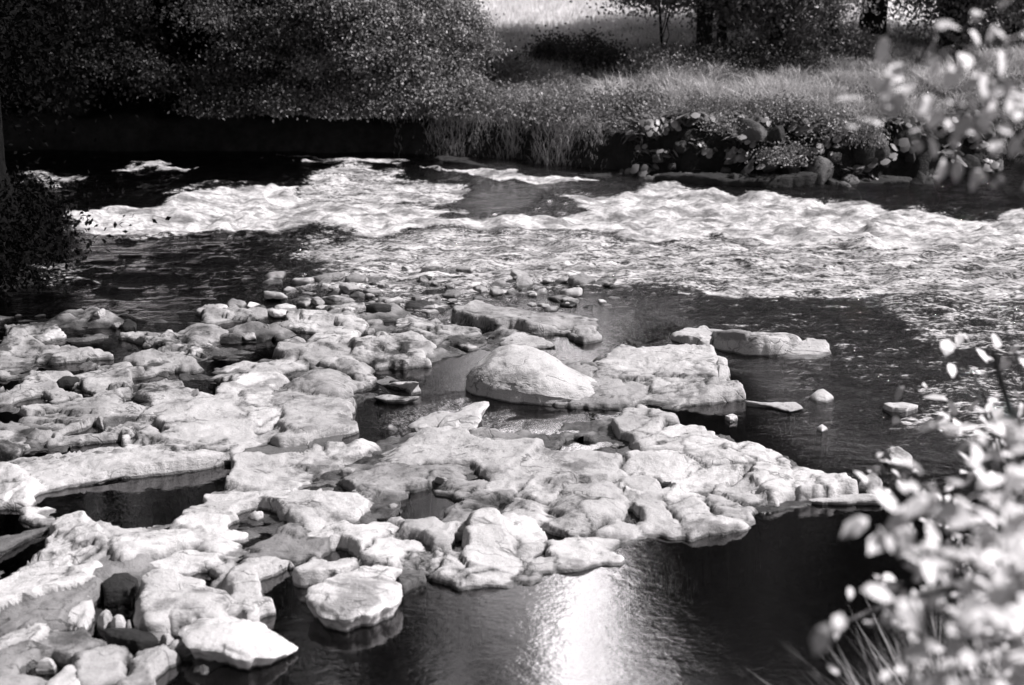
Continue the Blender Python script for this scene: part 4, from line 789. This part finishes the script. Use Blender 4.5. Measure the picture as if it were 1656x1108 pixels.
# right of the gap: trees standing in the meadow
def meadow_tree(px, y, h, r, lobes, lab, seed, mat=M_LEAF, grp=None, leaf=.06, n=12, lean=(0, 0)):
    x = (px - 828) / FPX * (y * math.cos(PITCH) + 2.2 * math.sin(PITCH)); return tree('meadow_tree', (x, y), h, r, lobes, leaf, mat, M_BARK, lab, 'tree', grp, seed, n, lean, flare=1.15)
tall = lambda w, n=90: [(0.2, 0, 4.4, w, w, 1.9, n, 70, 2.2), (0.2, 0, 7.8, w, w * 1.05, 2.4, n, 60, 2.2), (0.3, 0, 11.6, w, w, 2.2, n // 3, 50, 1.7)]
meadow_tree(1140, 20.2, 11, .11, boughs(.2, -.1, 1.9, 1.0, .6, .5, 16, .3, 70, 5) + tall(1.5), 'straight dark trunk standing foremost at the right of the meadow gap', 41)
meadow_tree(1172, 21.0, 10, .07, boughs(.35, 0, 1.8, .8, .6, .6, 12, .28, 70, 6) + [(-1.3, 1.6, 12.0, .9, .9, 1.6, 60, 50, 2.0)] + tall(1.3, 60), 'thinner dark trunk close beside the foremost straight trunk', 43)
meadow_tree(1066, 20.6, 6, .02, boughs(.1, -.1, 1.6, .6, .3, .7, 26, .2, 70, 8) + [(0, 0, 3.0, .7, .7, .9, 50, 80, 1.5)], 'slender sapling with forked stem at the right edge of the meadow gap', 45)
meadow_tree(1262, 20.3, 7, .09, boughs(0, 0, 1.3, .95, .5, .85, 26, .28, 80, 7) + [(0, 0, 4.0, 1.2, 1.2, 1.8, 80, 70, 2)], 'bushy grey-leaved tree between the straight trunks and dark wood', 47)
meadow_tree(1425, 22.8, 12, .13, [(0, 0, 2.4, 1.1, .9, .6, 40, 110, 1.1)] + tall(1.8), 'dim grey trunk in the dark wood at upper right', 49, M_LEAF)
meadow_tree(1335, 23.0, 12, .16, [(0, 0, 2.1, 1.1, .9, .8, 60, 110, 1.1)] + tall(1.9), 'dark leafy tree left of the dim grey trunk', 51, M_LEAF)
meadow_tree(1530, 22.4, 12, .18, [(0, 0, 2.0, 1.1, .8, .9, 80, 110, 1.1), (.3, 0, 1.0, .9, .5, .6, 40, 100, 1.1)] + tall(1.9), 'dark tree of the right wood behind the blurred branch', 53, M_LEAF)
meadow_tree(1640, 22.2, 11, .16, [(0, 0, 1.7, 1.1, .8, .95, 80, 110, 1.1), (-.4, 0, .8, .8, .5, .6, 40, 100, 1.1)] + tall(1.8), 'dark tree at the right edge behind the blurred branch', 55, M_LEAF)
srcs = [o for o in COL.objects if o.name.startswith('meadow_tree') and o.parent is None][4:8]
for i, (x, y, sc) in enumerate([(4.4, 24.0, 1), (5.9, 23.9, 1.05), (7.3, 24.0, 1.1), (9.4, 23.6, 1), (10.8, 23.9, 1.1), (3.6, 24.2, .9), (8.4, 24.2, 1.1), (10.0, 24.3, 1), (12.5, 24.0, 1.1)]):
    copy_tree(srcs[i % 4], (x, y, float(ground_z(np.array([x]), np.array([y]))[0])), 1.1 * i + .5, sc, 'dark tree deep in the right wood behind the meadow trees', 'trees deep in the right wood')
# far trees beyond the hay field, above the frame and in the mirror of the pool
for i, (x, y, sc) in enumerate([(-3.5, 47, 1.25), (2.4, 50, 1.15), (6.0, 44, 1.3), (-8, 45, 1.4)]):
    copy_tree(srcs[i % 4], (x, y, float(ground_z(np.array([x]), np.array([y]))[0])), .9 * i, sc, 'far tree beyond the pale hay field, mirrored in the pool', 'far trees beyond the hay field')
# bushes of the rough bank
for i, (px, py, w, h, m, lab) in enumerate([(925, 112, .55, .42, M_LEAF_DARK, 'dark low bush in the meadow gap'), (985, 118, .35, .30, M_LEAF_DARK, 'small dark bush right of the dark low bush'), (800, 128, .45, .40, M_LEAF, 'grey bush at the left of the meadow gap'),
        (1075, 135, .5, .40, M_LEAF, 'leafy bush under the slender sapling'), (1160, 132, .6, .38, M_LEAF_DARK, 'dark bush around the foot of the straight trunks'), (1250, 130, .6, .35, M_LEAF_DARK, 'dark bush under the bushy grey-leaved tree'),
        (740, 190, .5, .4, M_LEAF, 'grey bush hanging down beside the thicket'), (1350, 112, .7, .3, M_LEAF, 'pale weedy bush at the dark wood edge'), (1010, 165, .4, .28, M_LEAF, 'weedy bush in the middle of the rough bank'), (900, 170, .35, .28, M_LEAF, 'weedy bush below the dark low bush')]):
    x, y = px2w(px, py, .75); y = max(y, float(edge(np.array([x]))[0]) + .45)
    tree('bush', (x, y), h, .02, [(0, 0, h * .6, w, .4, h * .55, int(50 * w / .5), 110, 1)], .05, m, M_BARKG, lab, 'bush', None, 70 + i, 4, clump=.12)

rs = np.random.default_rng(88); wsrc = [o for o in COL.objects if o.name.startswith('bush') and o.parent is None and 'weedy' in o['label']]
for i in range(34):
    x = rs.uniform(-.9, 6.5); y = float(edge(np.array([x]))[0]) + .2 + 3.2 * rs.random() ** 1.5; o = copy_tree(wsrc[i % len(wsrc)], (x, y, float(ground_z(np.array([x]), np.array([y]))[0]) - .05), rs.random() * 6.28, (rs.uniform(.5, 1.0), rs.uniform(.5, 1.0), rs.uniform(.5, .9)), 'low weed clump in the rough grass of the far bank', 'weed clumps of the far bank'); o['category'] = 'weed'; o.name = 'weed_clump'
# ------------------------------------------------------------------ grass
def blades(x, y, z, h, w, lean, mat, name, rs, tone, down=None):
    n = len(x); a = rs.uniform(0, 2 * math.pi, n); d = np.stack([np.cos(a), np.sin(a)], 1) * (lean * rs.uniform(.2, 1.4, n))[:, None] * h[:, None]
    if down is not None: d = d + down
    side = np.stack([np.cos(a + 1.57), np.sin(a + 1.57)], 1); sd_ = rs.uniform(0, 6.28, n); side = np.stack([np.cos(sd_), np.sin(sd_)], 1) * (w * rs.uniform(.6, 1.3, n))[:, None] * .5
    b = np.stack([x, y], 1); zz = lambda p, k: np.concatenate([p, k[:, None]], 1)
    V = np.stack([zz(b - side, z - .02), zz(b + side, z - .02), zz(b + d * .35 + side * .8, z + h * .6), zz(b + d * .35 - side * .8, z + h * .6), zz(b + d, z + h * (1 - .25 * np.minimum(1, (d ** 2).sum(1) / np.maximum(h, .01) ** 2)))], 1).reshape(-1, 3)
    i = np.arange(n) * 5
    return mesh(name, V, [np.stack([i, i + 1, i + 2, i + 3], 1), np.stack([i + 3, i + 2, i + 4], 1)], mat, False, {'tone': np.repeat(np.clip(tone, 0, 1), 5)})
rs = np.random.default_rng(5); n = 300000
y = 15.4 + 9.5 * rs.random(n) ** 1.25; x = rs.uniform(-.16, .40, n) * y; s_ = y - edge(x); k = s_ > .12 + .45 * sstep(1.3, 1.7, x) * (x < 5.9); x, y, s_ = x[k], y[k], s_[k]
pn = fbm(x * 1.6, y * 1.6, 0, 4, 201); pt = fbm(x * 5, y * 5, 0, 3, 202); keep = (rs.random(len(x)) < .55 + .5 * pn + .3 * pt) & (x > -1.5 + .4 * pn); x, y, s_, pn, pt = x[keep], y[keep], s_[keep], pn[keep], pt[keep]
h = np.clip(.17 + .12 * pn + .09 * pt, .05, .4) * (1 - .35 * sstep(2.5, 6, s_)) * (.55 + .45 * sstep(.2, .9, s_)) * rs.uniform(.6, 1.3, len(x)); z = ground_z(x, y)
dn = np.zeros((len(x), 2)); dn[:, 1] = -0.45 * (1 - sstep(.2, .7, s_)) * h * 1.6
tn = .42 + .25 * pn + .15 * pt + rs.normal(0, .17, len(x))
tag(obj('rough_grass', blades(x, y, z, h, .009, .95, M_GRASS, 'rough_grass', rs, tn, dn)), 'long rough grass covering the far bank and drooping over its edge', 'grass', None, 'stuff')
n = 60000; y = 21.5 + 16 * rs.random(n) ** 1.1; x = rs.uniform(-.12, .24, n) * y; z = ground_z(x, y); k = (y - edge(x)) > 5.0 + .5 * fbm(x, y, 0, 3, 7); x, y, z = x[k], y[k], z[k]
tag(obj('dry_grass', blades(x, y, z, rs.uniform(.06, .16, len(x)), .014, .6, M_HAY, 'dry_grass', rs, rs.normal(.5, .2, len(x)))), 'short pale dry grass of the bright field beyond the river', 'grass', None, 'stuff')

# ------------------------------------------------------------------ broad-leaved plants on the stony bank
def broadleaf(seed, size, nl):
    rs = np.random.default_rng(seed); parts, tone, off, F = [], [], 0, []; st = []
    for i in range(nl):
        a = rs.uniform(0, 6.28); r = size * rs.uniform(.1, 1.0); hh = size * rs.uniform(.4, 1.1); c = np.array([r * math.cos(a), r * math.sin(a), hh]); R_ = size * rs.uniform(.22, .42)
        nn = np.array([math.cos(a) * .5 + rs.normal(0, .25), math.sin(a) * .5 - .25 + rs.normal(0, .25), 1.0]); nn /= np.linalg.norm(nn); u = np.cross(nn, [0.3, 1, 0]); u /= np.linalg.norm(u); v = np.cross(nn, u)
        t = np.linspace(0, 2 * math.pi, 9, endpoint=False); rr = R_ * (1 - .25 * np.cos(t) ** 8) * (1 + .06 * np.sin(5 * t))
        ring = c + rr[:, None] * (np.cos(t)[:, None] * u + np.sin(t)[:, None] * v) - nn * R_ * .18
        parts.append(np.concatenate([c[None], ring])); F += [(off, off + 1 + j, off + 1 + (j + 1) % 9) for j in range(9)]; off += 10; tone += [rs.uniform(.1, .95)] * 10
        st.append(tube(np.array([[0, 0, -.03], c * .55 + [0, 0, hh * .15], c]), np.array([.006, .005, .004]), 4))
    return mesh('leaves', np.concatenate(parts), [np.array(F)], M_LEAF, True, {'tone': np.array(tone)}), mesh('stems', *[q if i == 0 else [q] for i, q in enumerate(joinvf(st))], M_BARKG)
BL = [broadleaf(400 + i, .24, 16) for i in range(5)]
rs = np.random.default_rng(17)
for i in range(150):
    x = rs.uniform(1.3, 5.85); s = rs.uniform(.05, .6); y = float(edge(np.array([x]))[0]) + s; z = float(ground_z(np.array([x]), np.array([y]))[0])
    t = thing('broad_leaved_plant', (x, y, z - .03), 'round-leaved plant clinging to the stony far bank', 'plant', 'round-leaved plants on the stony far bank'); b = BL[rs.integers(5)]; t.scale = (rs.uniform(.4, .8),) * 3; t.rotation_euler = (.25, 0, rs.random() * 6.28)
    obj('leaves', b[0], t); obj('stems', b[1], t)

# ------------------------------------------------------------------ near right: out-of-focus shrubs on the near bank
def at(px, py, dist):
    """point at this distance along the sight line, to place a real branch tip"""
    d = np.array([(px - 828) / FPX, math.cos(PITCH) + (554 - py) / FPX * math.sin(PITCH), -math.sin(PITCH) + (554 - py) / FPX * math.cos(PITCH)]); d /= np.linalg.norm(d); return np.array([0, 0, CAMZ]) + d * dist
def shrub(name, base, tips, leaf, per, label, cat, seed, mat=M_LEAF_PALE, stemr=.012, spread=.09, aspect=.5, umin=.38):
    rs = np.random.default_rng(seed); bz = float(ground_z(np.array([base[0]]), np.array([base[1]]))[0]); b = np.array([base[0], base[1], bz])
    t = thing(name, tuple(b), label, cat)
    for tip in tips:
        tip = np.asarray(tip) - b; mid = tip * np.array([.45, .45, .75]) + rs.normal(0, .04, 3) + np.array([.12, 0, .05]); k = np.linspace(0, 1, 12)[:, None]
        p = (1 - k) ** 2 * np.zeros(3) + 2 * k * (1 - k) * mid + k ** 2 * tip; br = obj('branch', mesh('branch', *[q if i == 0 else [q] for i, q in enumerate(tube(p, np.linspace(stemr, .002, 12), 6))], M_BARKG if mat is M_LEAF_PALE else M_TWIG), t)
        u = rs.random(per) ** .6 * (1 - umin) + umin; C = np.stack([np.interp(u, k[:, 0], p[:, i]) for i in range(3)], 1) + rs.normal(0, spread, (per, 3)) * np.array([1, 1, .7])
        ax = tip / np.linalg.norm(tip)
        V, F, T = leaves(C, leaf, .66, .2, aspect * 1.15, rs, nbias=np.array([.25, -.35, .35]), rnd=True)
        me = mesh('leaves', V, [F], mat, False, {'tone': T}); obj('leaves', me, br)
    return t
shrub('hazel_shrub', (1.75, 2.2), [at(1440, 95, 3.1), at(1400, 150, 3.0), at(1520, 45, 3.1), at(1550, 85, 3.0), at(1620, 15, 3.0), at(1600, 125, 3.1), at(1650, 70, 2.9), at(1520, 150, 3.0), at(1640, 170, 3.0)], .055, 20, 'tall shrub at right whose blurred bright branch hangs before the wood', 'shrub', 501, spread=.05, umin=.80)
shrub('hazel_shrub', (1.75, 2.5), [at(1480, 885, 2.6), at(1560, 770, 2.9), at(1610, 860, 2.6), at(1640, 760, 2.7), at(1670, 830, 2.5), at(1620, 720, 3.0), at(1440, 1025, 2.2), at(1560, 950, 2.5), at(1620, 1010, 2.3), at(1500, 840, 2.6), at(1640, 930, 2.2)], .054, 95, 'pale blurred leafy shrub at the lower right corner', 'shrub', 503, spread=.07)
shrub('bank_shrub', (1.9, 3.0), [at(1480, 985, 3.2), at(1560, 1040, 3.0), at(1620, 950, 3.1), at(1550, 905, 3.3), at(1640, 1060, 2.9), at(1500, 1085, 2.9), at(1630, 880, 3.2), at(1600, 800, 3.3)], .036, 130, 'fine-leaved pale bush among the grass of the lower right bank', 'shrub', 509, spread=.11, stemr=.008)
shrub('riverside_shrub', (1.75, 4.4), [at(1540, 560, 4.6), at(1580, 640, 4.5), at(1560, 700, 4.4), at(1620, 520, 4.5), at(1640, 660, 4.3), at(1650, 600, 4.4)], .07, 16, 'pale thin-leaved shrub at the right edge before the dark water', 'shrub', 505, spread=.12)
shrub('sprig', (1.75, 4.3), [at(1415, 735, 4.6), at(1445, 775, 4.5), at(1475, 830, 4.4), at(1520, 800, 4.4)], .035, 22, 'small sprig of little pale leaves leaning over the water at right', 'plant', 507, spread=.03, stemr=.006)
rs = np.random.default_rng(9)
o = mesh('dead_branch', *[q if i == 0 else [q] for i, q in enumerate(tube(np.array([at(1375, 1003, 3.5), at(1440, 975, 3.5), at(1510, 955, 3.5), at(1590, 935, 3.5), at(1700, 930, 3.5)]), np.array([.005, .008, .009, .011, .013]), 8))], M_TWIG); tag(obj('dead_branch', o), 'bare pale stick slanting out of the lower right leaves', 'branch')
o = mesh('stem', *[q if i == 0 else [q] for i, q in enumerate(tube(np.array([at(1605, 565, 3.2), at(1620, 620, 3.2), at(1645, 700, 3.2), at(1700, 860, 3.2), at(1760, 1250, 3.0)]), np.array([.006, .008, .009, .011, .013]), 8))], M_BARK); tag(obj('plant_stem', o), 'dark bare stem rising at the right edge over the water', 'stem')
# grass of the near bank in the lower right corner
n = 22000; x = rs.uniform(.55, 2.6, n); y = rs.uniform(1.6, 4.3, n); k = x > .75 + .30 * (y - 1.6) * .6 + .15 * fbm(x * 2, y * 2, 0, 2, 9); x, y = x[k], y[k]; z = ground_z(x, y)
tag(obj('bank_grass', blades(x, y, z, rs.uniform(.3, .95, len(x)), .007, .5, M_NEARGRASS, 'bank_grass', rs, rs.normal(.5, .22, len(x)))), 'blurred pale grass of the near bank at the lower right', 'grass', None, 'stuff')
